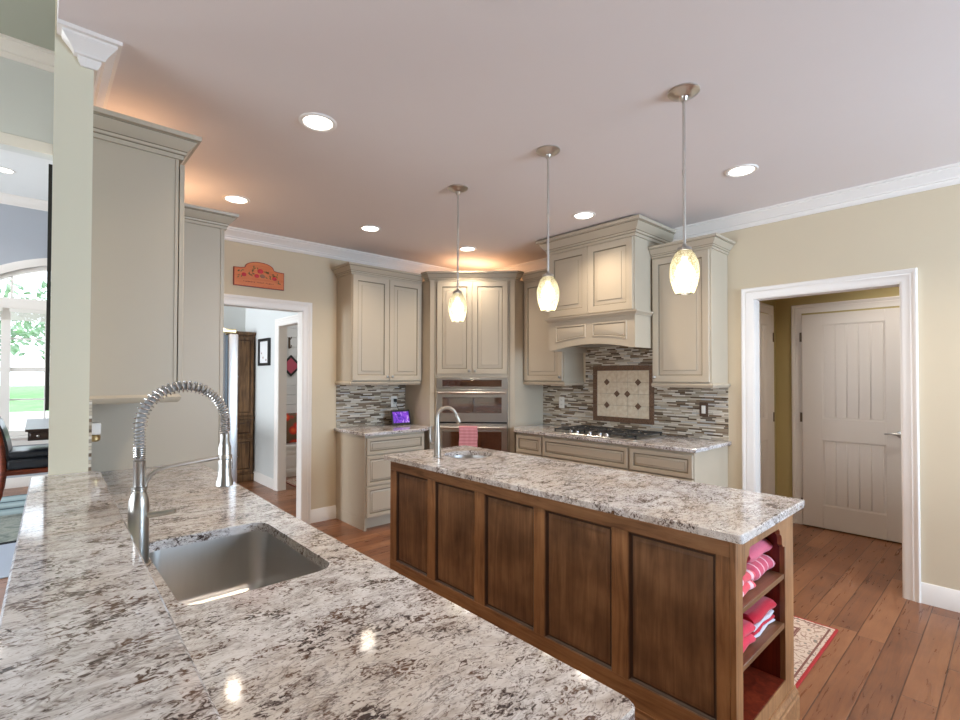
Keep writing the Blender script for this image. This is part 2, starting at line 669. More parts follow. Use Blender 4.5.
def shade_glass():
    t = NT('crackle_glass')
    out = t.t.nodes['Material Output']
    v = t.n('ShaderNodeTexVoronoi', feature='DISTANCE_TO_EDGE')
    t.link(t.obj(), v.inputs['Vector'])
    v.inputs['Scale'].default_value = 90
    cr = t.ramp(v.outputs['Distance'], [(0.03, (0.16, 0.13, 0.06)), (0.14, (0.36, 0.33, 0.23))])
    tl = t.n('ShaderNodeBsdfTranslucent')
    t.link(cr, tl.inputs[0])
    tr = t.n('ShaderNodeBsdfTransparent')
    tr.inputs[0].default_value = (1.0, 0.98, 0.92, 1)
    gl = t.n('ShaderNodeBsdfGlossy')
    gl.inputs['Roughness'].default_value = 0.1
    m1 = t.n('ShaderNodeMixShader')
    m1.inputs[0].default_value = 0.20
    t.link(tl.outputs[0], m1.inputs[1])
    t.link(tr.outputs[0], m1.inputs[2])
    m2 = t.n('ShaderNodeMixShader')
    m2.inputs[0].default_value = 0.06
    t.link(m1.outputs[0], m2.inputs[1])
    t.link(gl.outputs[0], m2.inputs[2])
    t.link(m2.outputs[0], out.inputs[0])
    return t.m


M['shade'] = shade_glass()
M['bulb'] = emitter('bulb_glow', (1.0, 0.95, 0.86), 11)
M['can_glow'] = emitter('downlight_glow', (1.0, 0.95, 0.88), 7)


def fabric(name, c, stripe=None, axis='x', freq=24, rough=0.9, lo=0.55):
    t = NT(name)
    p = t.pos()
    n = t.noise(p, 160, 2)
    base = t.mix(n, tuple(k * 0.82 for k in c), c)
    if stripe:
        u = t.sep(p)[{'x': 0, 'y': 1, 'z': 2}[axis]]
        s = t.math('FRACT', t.math('MULTIPLY', u, freq))
        base = t.mix(t.ramp(s, [(lo, (0, 0, 0)), (lo + 0.04, (1, 1, 1))]), base, stripe)
    t.color(base).set(rough=rough, spec=0.2, sheen=0.3)
    t.bump(n, 0.3, 0.002)
    return t.m

# ================================================================== SETTING
XB, YA, ZC = 4.216, 4.688, 2.742
X0, X1, YC = 0.044, 0.161, 2.431
ZL = 3.75          # living room ceiling
YF = 8.7           # far wall with the arched window
XP = 2.28          # wall with the mudroom opening


def id3(x, y, h):
    return (x, y, h)


structure('floor', MB().box(-4.7, 6.2, -3.0, 9.0, -0.06, 0.0), M['floor'])
structure('ceiling', MB().prism([(0.05, -2.8), (6.0, -2.8), (6.0, YA + 0.11), (0.13, YA + 0.11), (0.13, 2.445), (0.05, 2.445)], ZC, ZC + 0.06), M['ceiling'])
structure('ceiling_living', MB().box(-4.6, 4.4, -2.8, 4.75, ZL, ZL + 0.06), M['ceiling_sage'])
structure('ceiling_far', MB().box(-4.6, 4.4, 4.75, 9.0, ZL, ZL + 0.06), M['ceiling_white'])
# right wall with the doorway to the small hall
DY0, DY1, DZ = 0.519, 1.412, 2.06
b = MB()
b.box(XB, XB + 0.115, -2.8, DY0, 0, ZC)
b.box(XB, XB + 0.115, DY1, YA + 0.115, 0, ZC)
b.box(XB, XB + 0.115, DY0, DY1, DZ, ZC)
structure('wall_right', b, M['wall'])
# back wall with the doorway beside the refrigerator
EX0, EX1, EZ = 1.05, 1.934, 2.075
b = MB()
b.box(X1, EX0, YA, YA + 0.115, 0, ZC)
b.box(EX1, XB, YA, YA + 0.115, 0, ZC)
b.box(EX0, EX1, YA, YA + 0.115, EZ, ZC)
b.box(0.12, XB + 0.115, YA, YA + 0.115, ZC + 0.06, ZL)
structure('wall_back', b, M['wall'])
# wall between kitchen and living room, ending in the column
XL = 0.086         # the living room face of the left wall is slightly out of square
structure('wall_left', MB().prism([(X0, YC), (X1, YC), (X1, YA + 0.115), (XL + 0.002, YA + 0.115), (XL, YA)], 0, ZL), M['wall_pale'])
structure('wall_bulkhead', MB().box(0.05, 0.16, -2.8, YC, ZC + 0.0605, ZL), M['trim'])
# header over the opening to the far room
structure('wall_header', MB().box(-4.6, XL, YA, YA + 0.115, 3.03, ZL), M['wall_hall'])
structure('trim_header', MB().box(-4.6, XL - 0.001, YA - 0.012, YA, 3.03, 3.11, bev=0.003), M['trim'])
# knee wall under the raised bar
structure('wall_half', MB().box(0.03, 0.163, 0.41, YC, 0, 1.037), M['wall_pale'])
# outer shell
b = MB()
for x0, x1 in ((-4.6, 1.9), (4.1, XB + 0.115)):
    b.box(x0, x1, -2.8, -2.7, 0, ZL)
b.box(1.9, 4.1, -2.8, -2.7, 0, 0.85).box(1.9, 4.1, -2.8, -2.7, 2.35, ZL)
structure('wall_front', b, M['wall'])
b = MB()
ys = (-2.8, 0.0, 3.6, 6.0, 8.2, YF + 0.12)
b.box(-4.7, -4.6, ys[0], ys[1], 0, ZL).box(-4.7, -4.6, ys[2], ys[3], 0, ZL).box(-4.7, -4.6, ys[4], ys[5], 0, ZL)
b.box(-4.7, -4.6, ys[1], ys[2], 0, 0.7).box(-4.7, -4.6, ys[1], ys[2], 2.6, ZL)
b.box(-4.7, -4.6, ys[3], ys[4], 0, 0.7).box(-4.7, -4.6, ys[3], ys[4], 2.6, ZL)
structure('wall_west', b, M['wall_grey'])


def grid_window(name, to3, w, h, nx, nz, t=0.05, f=0.06, bar=0.022):
    """window frame with muntins and one pane; to3(u, n, z)"""
    fr = MB()

    def bx(u0, u1, n0, n1, z0, z1):
        a, c = to3(u0, n0, z0), to3(u1, n1, z1)
        fr.box(min(a[0], c[0]), max(a[0], c[0]), min(a[1], c[1]), max(a[1], c[1]), z0, z1)
    z0, z1 = h
    u0, u1 = w
    bx(u0, u1, 0, t, z0, z0 + f)
    bx(u0, u1, 0, t, z1 - f, z1)
    bx(u0, u0 + f, 0, t, z0 + f, z1 - f)
    bx(u1 - f, u1, 0, t, z0 + f, z1 - f)
    for i in range(1, nx):
        u = u0 + (u1 - u0) * i / nx
        bx(u - bar / 2, u + bar / 2, 0.01, t - 0.01, z0 + f, z1 - f)
    for i in range(1, nz):
        z = z0 + (z1 - z0) * i / nz
        bx(u0 + f, u1 - f, 0.012, t - 0.012, z - bar / 2, z + bar / 2)
    o = structure(name, fr, M['trim'])
    a, c = to3(u0 + f, t / 2 - 0.002, z0 + f), to3(u1 - f, t / 2 + 0.002, z1 - f)
    pn = MB().box(min(a[0], c[0]), max(a[0], c[0]), min(a[1], c[1]), max(a[1], c[1]), z0 + f, z1 - f)
    pn.build('pane', M['pane'], o)
    return o


grid_window('window_2', lambda u, n, z: (u, -2.78 + n, z), (1.9, 4.1), (0.85, 2.35), 4, 3)
grid_window('window_3', lambda u, n, z: (-4.68 + n, u, z), (0.0, 3.6), (0.7, 2.6), 6, 4)
grid_window('window_4', lambda u, n, z: (-4.68 + n, u, z), (6.0, 8.2), (0.7, 2.6), 4, 4)

# far wall: arched window, centre x = 0.5
WX, WH, WS, RISE = 0.5, 1.2, 2.43, 0.52
WR = (WH * WH + RISE * RISE) / (2 * RISE)


def arch(off=0.0, n=24, x_l=None):
    r = WR + off
    zc = WS + RISE - WR
    h = WH + off
    a0 = math.asin(h / r)
    return [(WX + r * math.sin(a), zc + r * math.cos(a)) for a in [a0 - 2 * a0 * k / n for k in range(n + 1)]]


b = MB()
b.box(-4.6, WX - WH, YF, YF + 0.12, 0, ZL).box(WX + WH, XP, YF, YF + 0.12, 0, ZL).box(WX - WH, WX + WH, YF, YF + 0.12, 0, 0.66)
ar = arch()
b.prism_y([(WX + WH, ZL)] + [(x, z) for x, z in ([(WX + WH, ar[0][1])] + ar[1:-1] + [(WX - WH, ar[-1][1])])] + [(WX - WH, ZL)], YF, YF + 0.12)
structure('wall_far', b, M['wall_grey'])
structure('wall_nook', MB().box(1.72, XP, 7.6, YF, 0, ZL), M['wall_hall'])
fr = MB()
zl = arch()[0][1]
out = [(WX + WH, 0.66)] + arch() + [(WX - WH, 0.66)]
fr.sweep(out, [(0, 0), (0.10, 0), (0.10, 0.018), (0.06, 0.026), (0.02, 0.022), (0, 0.022)], lambda u, z, h: (u, YF - h, z))
ins = [(WX + WH, 0.66)] + arch() + [(WX - WH, 0.66)]
fr.sweep(ins, [(-0.055, 0), (0, 0), (0, 0.08), (-0.055, 0.08)], lambda u, z, h: (u, YF + 0.02 + h, z))
fr.box(WX - WH - 0.14, WX + WH + 0.14, YF - 0.05, YF + 0.03, 0.63, 0.66, bev=0.005)
fr.box(WX - WH - 0.1, WX + WH + 0.1, YF - 0.02, YF, 0.54, 0.63, bev=0.004)
fr.box(WX - WH, WX + WH, YF - 0.012, YF + 0.1, 2.30, 2.44, bev=0.006)
fr.box(WX - WH, WX + WH, YF + 0.02, YF + 0.1, 0.66, 0.73)
for x in (-0.27, 0.5, 1.27):
    fr.box(x - 0.045, x + 0.045, YF + 0.01, YF + 0.1, 0.73, 2.30)
for x in (-0.48, 0.115, 0.885, 1.48):
    fr.box(x - 0.011, x + 0.011, YF + 0.035, YF + 0.065, 0.73, 2.30)
for x in (-0.22, 0.25, 0.75, 1.2):
    fr.box(x - 0.011, x + 0.011, YF + 0.035, YF + 0.065, 2.44, WS + RISE - (WR - math.sqrt(WR * WR - (x - WX) ** 2)) - 0.02)
fr.box(WX - WH, WX + WH, YF + 0.02, YF + 0.08, 1.49, 1.55)
for z in (1.13, 1.92):
    fr.box(WX - WH, WX + WH, YF + 0.036, YF + 0.064, z - 0.011, z + 0.011)
fo = structure('window_1', fr, M['trim'])
pn = MB().prism_y([(WX - WH, 0.7), (WX + WH, 0.7)] + arch(), YF + 0.048, YF + 0.052)
pn.build('pane', M['pane'], fo)

# the wall with the mudroom opening, mudroom walls
OY0, OY1, OZ = 5.25, 6.27, 2.075
b = MB()
b.box(XP, XP + 0.1, YA + 0.115, OY0, 0, ZL).box(XP, XP + 0.1, OY1, YF, 0, ZL).box(XP, XP + 0.1, OY0, OY1, OZ, ZL)
structure('wall_passage', b, M['wall_hall'])
b = MB()
for k in range(19):
    b.box(XP + 0.1, 4.3, 7.44, 7.47, k * 0.145, k * 0.145 + 0.141, bev=0.003)
b.box(XP + 0.1, 4.3, 7.47, 7.55, 0, ZL)
structure('wall_shiplap', b, M['ceiling_white'])
structure('wall_mudroom', MB().box(4.3, 4.4, YA, 7.55, 0, ZL), M['wall_hall'])

# small hall beyond the right doorway
HX, HY = 5.589, 1.663
b = MB()
b.box(HX, HX + 0.1, -0.6, HY + 0.1, 0, ZC)
structure('wall_hall', b, M['wall_olive'])
structure('wall_hall_side', MB().box(XB + 0.115, HX, HY, HY + 0.1, 0, ZC).box(XB + 0.115, HX, -0.7, -0.6, 0, ZC), M['wall_olive'])

# ------------------------------------------------------------------ trim
CROWN = [(0, -0.108), (0.011, -0.108), (0.020, -0.090), (0.022, -0.078), (0.033, -0.076), (0.035, -0.068), (0.046, -0.052), (0.060, -0.036), (0.068, -0.026), (0.069, -0.017), (0.082, -0.015), (0.082, 0), (0, 0)]
CR = [(o, ZC + h) for o, h in CROWN]
tag(MB().sweep([(X1, YA), (XB, YA), (XB, -2.7)], CR, id3).build('trim_1', M['trim'], ang=14), kind='structure')
# crown on the column: returned into the wall at its left end, mitred round its right corner
c0 = X0 + 0.088
rs = [[(c0 - o, YC + 0.002, z) for o, z in CR], [(c0 - o, YC - o, z) for o, z in CR], [(X1 + o, YC - o, z) for o, z in CR], [(X1 + o, 3.0, z) for o, z in CR]]
tag(MB().rings(rs).build('trim_2', M['trim'], ang=14), kind='structure')
structure('trim_3', MB().sweep([(-4.6, YA), (XL - 0.001, YA)], [(o, ZL + h * 1.1) for o, h in CROWN], id3), M['trim'])
structure('trim_4', MB().sweep([(-4.6, YF), (XP, YF)], [(o, ZL + h * 1.1) for o, h in CROWN], id3), M['trim'])
CASING = [(0, 0), (0.085, 0), (0.085, 0.020), (0.078, 0.024), (0.066, 0.021), (0.056, 0.015), (0.048, 0.017), (0.040, 0.013), (0.014, 0.011), (0.004, 0.008), (0, 0.006)]


def cased(name, u0, u1, top, face, jamb, jd, mat=None):
    """casing and jamb round an opening; face(u, h, z) places the casing, jamb(u, d, z) the lining"""
    m = MB()
    m.sweep([(u1, 0.0), (u1, top), (u0, top), (u0, 0.0)], CASING, lambda u, z, h: face(u, h, z))
    t = 0.006
    for ua, ub, za, zb in ((u0 - t + 0.001, u0 + t, 0, top), (u1 - t, u1 + t - 0.001, 0, top), (u0, u1, top - t, top + t - 0.001)):
        a, c = jamb(ua, 0, za), jamb(ub, jd, zb)
        m.box(min(a[0], c[0]), max(a[0], c[0]), min(a[1], c[1]), max(a[1], c[1]), za, zb)
    return structure(name, m, mat or M['trim'])


cased('trim_5', DY0, DY1, DZ, lambda u, h, z: (XB - h, u, z), lambda u, d, z: (XB + d, u, z), 0.115)
cased('trim_6', EX0, EX1, EZ, lambda u, h, z: (u, YA - h, z), lambda u, d, z: (u, YA + d, z), 0.115)
cased('trim_7', OY0, OY1, OZ, lambda u, h, z: (XP - h, u, z), lambda u, d, z: (XP + d, u, z), 0.1)
BASE = [(0, 0), (0.015, 0), (0.015, 0.105), (0.011, 0.112), (0.010, 0.122), (0.005, 0.13), (0, 0.13)]
structure('baseboard_right', MB().sweep([(XB, DY0 - 0.085), (XB, -2.7)], BASE, id3), M['trim'])
structure('baseboard_back', MB().sweep([(EX1 + 0.085, YA), (2.286, YA)], BASE, id3), M['trim'])
structure('baseboard_passage', MB().sweep([(XP, 7.6), (XP, OY1 + 0.085)], BASE, id3), M['trim'])
structure('baseboard_far', MB().sweep([(-4.6, YF), (1.72, YF)], BASE, id3), M['trim'])
structure('baseboard_hall', MB().sweep([(HX, HY), (HX, 1.515)], BASE, id3), M['trim'])


# ------------------------------------------------------------------ doors in the small hall
def hall_door(name, place, w, handle_side):
    """two-panel door with beaded panels, front towards -y in its own frame"""
    loc, rot = place
    b = MB()
    h = 2.045
    b.box(0, w, 0.012, 0.04, 0.012, h)
    st = 0.165 if w > 0.7 else 0.12
    zs = ((0.012, 0.225), (0.842, 1.045), (1.94, h))
    for x0, x1 in ((0, st), (w - st, w)):
        b.box(x0, x1, 0, 0.012, 0.012, h, bev=0.0015)
    for z0, z1 in zs:
        b.box(st, w - st, 0, 0.012, z0, z1, bev=0.0015)
    n = 5
    for z0, z1 in ((0.225, 0.842), (1.045, 1.94)):
        prof = [(0, 0.0), (0.02, 0.010), (0.028, 0.010)]
        b.rings([[(st + o, y, z0 + o), (w - st - o, y, z0 + o), (w - st - o, y, z1 - o), (st + o, y, z1 - o)] for o, y in prof], caps=(False, False))
        pw = (w - 2 * st - 0.03) / n
        for k in range(n):
            x = st + 0.015 + k * pw
            b.box(x + 0.003, x + pw - 0.003, 0.006, 0.013, z0 + 0.014, z1 - 0.014, bev=0.003)
    o = b.build(name, M['door'], None, loc=loc, rot=rot)
    tag(o, kind='structure')
    hx = w - 0.065 if handle_side > 0 else 0.065
    g = MB()
    g.lathe([(0.031, 0), (0.031, -0.006), (0.026, -0.012), (0.012, -0.014), (0.011, -0.045)], (hx, 0, 0.945), 20, axis='y')
    g.tube([(hx, -0.045, 0.945), (hx - handle_side * 0.02, -0.05, 0.946), (hx - handle_side * 0.06, -0.052, 0.95), (hx - handle_side * 0.105, -0.05, 0.943)], [0.011, 0.010, 0.009, 0.007], 10)
    g.build('door_handle', M['nickel'], o)
    ex = -0.008 if handle_side > 0 else w + 0.008
    for z in (0.22, 1.05, 1.83):
        MB().box(ex - 0.009, ex + 0.009, -0.006, 0.006, z - 0.045, z + 0.045).build('hinge', M['bronze'], o)
    return o


# far door: the leaf's left edge (hinges) at Y = 1.425
hall_door('door_1', ((HX - 0.042, 1.425, 0), -PI / 2), 0.80, 1)
m = MB()
m.sweep([(0.615, 0.0), (0.615, 2.065), (1.435, 2.065), (1.435, 0.0)][::-1], CASING, lambda u, z, h: (HX - h, u, z))
structure('trim_8', m, M['trim'])
hall_door('door_2', ((4.60, HY - 0.042, 0), 0), 0.76, -1)
m = MB()
m.sweep([(4.59, 0.0), (4.59, 2.065), (5.37, 2.065), (5.37, 0.0)][::-1], CASING, lambda u, z, h: (u, HY - h, z))
structure('trim_9', m, M['trim'])


# ================================================================== CEILING LIGHTS
def make_can(x, y, z, label, group='recessed ceiling downlights', power=CAN_POWER, color=WARM):
    t = Thing('recessed_light', label, 'ceiling light', (x, y, z), group=group, world=False)
    t.add('trim_ring', MB().rings([[(r * math.cos(2 * PI * k / 32), r * math.sin(2 * PI * k / 32), h) for k in range(32)] for r, h in ((0.094, 0.0), (0.094, -0.004), (0.088, -0.008), (0.074, -0.006), (0.070, -0.001))], caps=(False, False)), M['trim'])
    t.add('lens', MB().lathe([(0.0715, -0.001), (0.068, -0.004)], n=32), M['can_glow'])
    l = bpy.data.lights.new('downlight', 'SPOT')
    l.energy = power
    l.color = color
    l.spot_size = math.radians(135)
    l.spot_blend = 1.0
    l.shadow_soft_size = 0.06
    o = bpy.data.objects.new('downlight', l)
    o.location = (0, 0, -0.07)
    o.parent = t.o
    COL.objects.link(o)
    return t


for x, y, lb in ((1.065, 2.41, 'large white round recessed downlight nearest the column, over the peninsula sink'),
                 (1.09, 3.87, 'round recessed downlight in the warm corner above the refrigerator'),
                 (2.177, 3.83, 'round recessed downlight in front of the two-door wall cabinet'),
                 (3.255, 3.77, 'round recessed downlight above the corner oven tower, the farthest one'),
                 (3.27, 2.35, 'round recessed downlight in front of the range hood'),
                 (3.29, 1.165, 'round recessed downlight right of the nearest pendant lamp, towards the right doorway')):
    make_can(x, y, ZC, lb)
for x, y, lb in ((1.07, 1.16, 'added recessed downlight above the near end of the peninsula, unseen fill light'),  # unseen downlights added because the kitchen needs their light
                 (3.29, -0.1, 'added recessed downlight by the right wall behind the viewer, unseen fill light'),
                 (1.07, -0.6, 'added recessed downlight behind the viewer, unseen fill light')):
    make_can(x, y, ZC, lb)
make_can(-0.27, 7.65, ZL, 'recessed downlight in the white ceiling of the far room at left', group='far room ceiling lights', power=30, color=(1, 0.95, 0.9))
make_can(3.3, 6.2, ZL, 'added recessed downlight in the mudroom ceiling, unseen fill light', group='added mudroom fill lights', power=95, color=(0.95, 0.97, 1.0))  # lamp out of view, added to brighten the mudroom
make_can(4.95, 0.6, ZC, 'added recessed downlight in the small hall ceiling, unseen fill light', group='added small hall fill lights', power=46, color=(1, 0.94, 0.86))  # lamp out of view, added to brighten the small hall


def pendant(x, y, label):
    t = Thing('pendant_lamp', label, 'pendant lamp', (x, y, ZC), group='pendant lamps over the island', world=False)
    t.add('canopy', MB().lathe([(0.069, 0), (0.070, -0.006), (0.064, -0.012), (0.050, -0.015), (0.044, -0.022), (0.020, -0.03), (0.014, -0.045), (0.008, -0.05)], n=32), M['nickel_light'])
    zt, zb = 2.012 - ZC, 1.818 - ZC
    t.add('rod', MB().lathe([(0.0065, -0.045), (0.0065, -0.36)], n=10).lathe([(0.0085, -0.36), (0.0085, -0.385)], n=10).lathe([(0.0065, -0.385), (0.0065, zt + 0.02)], n=10), M['nickel_light'])
    t.add('socket_cap', MB().lathe([(0.008, zt + 0.03), (0.012, zt + 0.02), (0.030, zt + 0.012), (0.034, zt - 0.002), (0.030, zt - 0.004)], n=24), M['nickel'])
    prof = []
    N = 14
    for k in range(N + 1):
        f = k / N
        r = 0.030 + 0.030 * math.sin(PI * min(1.0, f * 1.0) ** 0.88) ** 0.85 + 0.008 * f
        prof.append((r, zt - 0.003 + (zb - zt) * f))
    t.add('glass_shade', MB().lathe(prof, n=36, caps=(False, False)), M['shade'])
    t.add('bulb', MB().lathe([(0.012, zt - 0.03), (0.014, zt - 0.05), (0.034, zt - 0.075), (0.041, zt - 0.105), (0.030, zt - 0.13), (0.012, zt - 0.142)], n=20), M['bulb'])
    l = bpy.data.lights.new('pendant_light', 'POINT')
    l.energy = PENDANT_POWER
    l.color = (1.0, 0.86, 0.66)
    l.shadow_soft_size = 0.02
    o = bpy.data.objects.new('pendant_light', l)
    o.location = (0, 0, zb + 0.022)
    o.parent = t.o
    COL.objects.link(o)
    return t


pendant(2.182, 1.018, 'nearest pendant lamp with egg-shaped crackle glass shade over the bookshelf end of the island')
pendant(2.178, 1.814, 'middle pendant lamp with egg-shaped crackle glass shade, left of the range hood')
pendant(2.156, 2.599, 'farthest pendant lamp with egg-shaped crackle glass shade, in front of the oven tower')


# ================================================================== CABINET KIT (own frame: front towards -y at y = 0)
CABCROWN = [(0, 0), (0.010, 0), (0.010, 0.017), (0.013, 0.019), (0.018, 0.020), (0.019, 0.030), (0.022, 0.033), (0.032, 0.044), (0.044, 0.060), (0.050, 0.070), (0.050, 0.074), (0.064, 0.077), (0.066, 0.094), (0, 0.094)]
CABKM = [0, 0, 1, 0, 0, 1, 0, 0, 0, 1, 0, 0, 0, 0]
CABM = None


def cab_crown(t, path, z, scale=1.0, closed=False):
    c = t.add('crown_molding', MB().sweep(path, [(o * scale, z + h * scale) for o, h in CABCROWN], id3, closed=closed, km=CABKM), [M['cab'], M['glaze']], ang=20)
    return c


def knob(t, parent, x, z, y=0.0):
    return t.add('knob', MB().lathe([(0.006, 0), (0.006, -0.012), (0.013, -0.016), (0.015, -0.022), (0.012, -0.027), (0.004, -0.029)], (x, y, z), 16, axis='y'), M['nickel'], parent)


def door(t, x0, x1, z0, z1, kx=None, kz=None, y=-0.022, name='door', stile=0.055):
    d = t.add(name, MB().panel(x0, x1, z0, z1, y, stile=stile), [M['cab'], M['glaze']])
    if kx is not None:
        knob(t, d, kx, kz, y)
    return d


def drawer(t, x0, x1, z0, z1, y=-0.022):
    return t.add('drawer', MB().panel(x0, x1, z0, z1, y, stile=0.034, groove=0.008, bevel=0.014), [M['cab'], M['glaze']])


def light_rail(t, x0, x1, d, z, proj=0.016, left=True, right=True):
    prof = [(-0.012, -0.036), (0.004, -0.036), (0.010, -0.030), (0.016, -0.020), (0.018, -0.012), (0.012, -0.004), (0.008, 0), (-0.012, 0)]
    path = [(x0, d)] if left else []
    path += [(x0, 0), (x1, 0)]
    path += [(x1, d)] if right else []
    # travelling +x with -y outwards
    return t.add('light_rail', MB().sweep(path, [(o, z + h) for o, h in prof], id3), M['cab'])


# --- wall cabinet on the back wall
def wall_cabinet_back():
    w, d = 3.113 - 2.283, 0.318
    t = Thing('upper_cabinet', 'greige two-door wall cabinet on the back wall above the tablet', 'cabinet', (2.283, YA - 0.32, 1.352), 0, world=False)
    z1 = 2.455 - 1.352
    t.add('carcass', MB().box(0, w, 0, d, 0.036, z1, bev=0.002), M['cab'])
    door(t, 0.005, w / 2 - 0.002, 0.045, z1 - 0.02, w / 2 - 0.03, 0.085)
    door(t, w / 2 + 0.002, w - 0.012, 0.045, z1 - 0.02, w / 2 + 0.03, 0.085)
    light_rail(t, 0, w - 0.02, d, 0.036, right=False)
    cab_crown(t, [(0, d - 0.001), (0, 0), (w - 0.002, 0)], z1 - 0.012)


wall_cabinet_back()


def base_back():
    x0, x1 = 2.287, 2.962
    w, d = x1 - x0, 0.583
    t = Thing('base_cabinet', 'greige base cabinet with three drawers under the tablet counter', 'cabinet', (x0, YA - 0.585, 0), 0, world=False)
    t.add('carcass', MB().box(0, w, 0, d, 0.105, 0.883, bev=0.002).box(0, 0.02, 0, d, 0, 0.105).box(0.02, w, 0.07, d, 0.0, 0.105), M['cab'])
    for z0, z1 in ((0.702, 0.862), (0.415, 0.692), (0.122, 0.405)):
        drawer(t, 0.012, w - 0.012, z0, z1)


base_back()


# --- cabinets on the right wall (own x runs towards -Y)
def wall_cabinet_right(y_hi, y_lo, label, kside, left, right):
    w, d = y_hi - y_lo, 0.318
    t = Thing('upper_cabinet', label, 'cabinet', (XB - 0.32, y_hi, 1.352), -PI / 2, world=False)
    z1 = 2.455 - 1.352
    t.add('carcass', MB().box(0, w, 0, d, 0.036, z1, bev=0.002), M['cab'])
    door(t, 0.012, w - 0.012, 0.045, z1 - 0.02, 0.036 if kside < 0 else w - 0.036, 0.085)
    light_rail(t, 0, w, d, 0.036, left=left, right=right)
    path = [(0, d - 0.001)] if left else []
    path += [(0, 0), (w, 0)] + ([(w, d - 0.001)] if right and not left and y_lo < 2 else []) if y_lo < 2 else [(0, 0), (w + 0.028, 0)]
    cab_crown(t, path, z1 - 0.012)


wall_cabinet_right(3.574, 3.037, 'greige single-door wall cabinet between the oven tower and the range hood', 1, False, True)
wall_cabinet_right(2.100, 1.605, 'greige single-door wall cabinet right of the range hood, behind the nearest pendant', -1, False, True)


def base_right(y_hi, y_lo, label, kind, end=False):
    w, d = y_hi - y_lo, 0.613
    t = Thing('base_cabinet', label, 'cabinet', (XB - 0.615, y_hi, 0), -PI / 2, world=False, group='base cabinets along the right wall')
    t.add('carcass', MB().box(0, w, 0, d, 0.105, 0.883, bev=0.002).box(0, w, 0.07, d, 0.0, 0.105), M['cab'])
    drawer(t, 0.008, w - 0.008, 0.690, 0.862)
    if kind == 'doors':
        door(t, 0.008, w / 2 - 0.002, 0.12, 0.678, w / 2 - 0.03, 0.63)
        door(t, w / 2 + 0.002, w - 0.008, 0.12, 0.678, w / 2 + 0.03, 0.63)
    else:
        door(t, 0.008, w - 0.008, 0.12, 0.678, 0.035, 0.63)


base_right(3.405, 3.062, 'greige base cabinet beside the oven tower, left of the cooktop drawer', 'door')
base_right(3.058, 2.142, 'wide greige base cabinet directly under the gas cooktop', 'doors')
base_right(2.138, 1.61, 'greige base cabinet at the free right end of the cooktop counter', 'door', True)


# --- range hood
def range_hood():
    y_hi, y_lo = 3.005, 2.105
    w, d = y_hi - y_lo, XB - 3.626 - 0.002
    zb, zl, zt = 1.683, 1.965, 2.60
    t = Thing('range_hood', 'large greige wooden range hood with arched apron and stepped crown above the cooktop', 'range hood', (3.626, y_hi, zb), -PI / 2, world=False)
    zl, zt = zl - zb, zt - zb
    t.add('body', MB().box(0, w, 0, d, zl, zt + 0.03, bev=0.002), M['cab'])
    # face frame with two raised panels
    for x0, x1 in ((0.012, w / 2 - 0.001), (w / 2 + 0.001, w - 0.012)):
        t.add('front_panel', MB().panel(x0, x1, zl + 0.03, zt - 0.01, -0.02, stile=0.06), [M['cab'], M['glaze']])
    # arched apron
    n = 16
    arc = [(x, 0.046 * math.sin(PI * (x - 0.04) / (w - 0.08)) ** 0.9 if 0.041 < x < w - 0.041 else 0.0) for x in [0.04 + (w - 0.08) * k / n for k in range(n + 1)]]
    poly = [(0, 0)] + [(x, max(z, 0)) for x, z in arc] + [(w, 0), (w, zl), (0, zl)]
    a = MB().prism_y(poly, 0, 0.022)
    t.add('apron', a, M['cab'])
    t.add('side_panel', MB().box(0, 0.02, 0.022, d, 0, zl), M['cab'])
    t.add('side_panel', MB().box(w - 0.02, w, 0.022, d, 0, zl), M['cab'])
    t.add('liner', MB().box(0.02, w - 0.02, 0.022, d, 0.055, 0.075), M['cab'])
    t.add('filter', MB().box(0.12, w - 0.12, 0.10, d - 0.12, 0.050, 0.055), M['steel'])
    for x0, x1 in ((0.075, w / 2 - 0.035), (w / 2 + 0.035, w - 0.075)):
        k = 10
        low = []
        for i in range(k + 1):
            x = x0 + (x1 - x0) * i / k
            low.append((x, 0.062 + 0.046 * math.sin(PI * (x - 0.04) / (w - 0.08)) ** 0.9))
        pl = low + [(x1, zl - 0.055), (x0, zl - 0.055)]
        t.add('apron_panel', MB().panel_poly(pl, 0.0, [(0, 0), (0.002, -0.005), (0.012, -0.007), (0.015, -0.0005), (0.020, -0.0005), (0.034, -0.006)], gi=(3,)), [M['cab'], M['glaze']])
    led = [(0, 0), (0.012, 0.0), (0.018, 0.012), (0.034, 0.022), (0.036, 0.034), (0, 0.034)]
    t.add('ledge_molding', MB().sweep([(0, 0.24), (0, 0), (w, 0), (w, 0.24)], [(o, zl - 0.012 + h) for o, h in led], id3), M['cab'])
    cab_crown(t, [(0, d - 0.001), (0, 0), (w, 0), (w, d - 0.001)], zt - 0.006, 1.42)


range_hood()

# --- corner oven tower
TC = (3.435, 3.897)


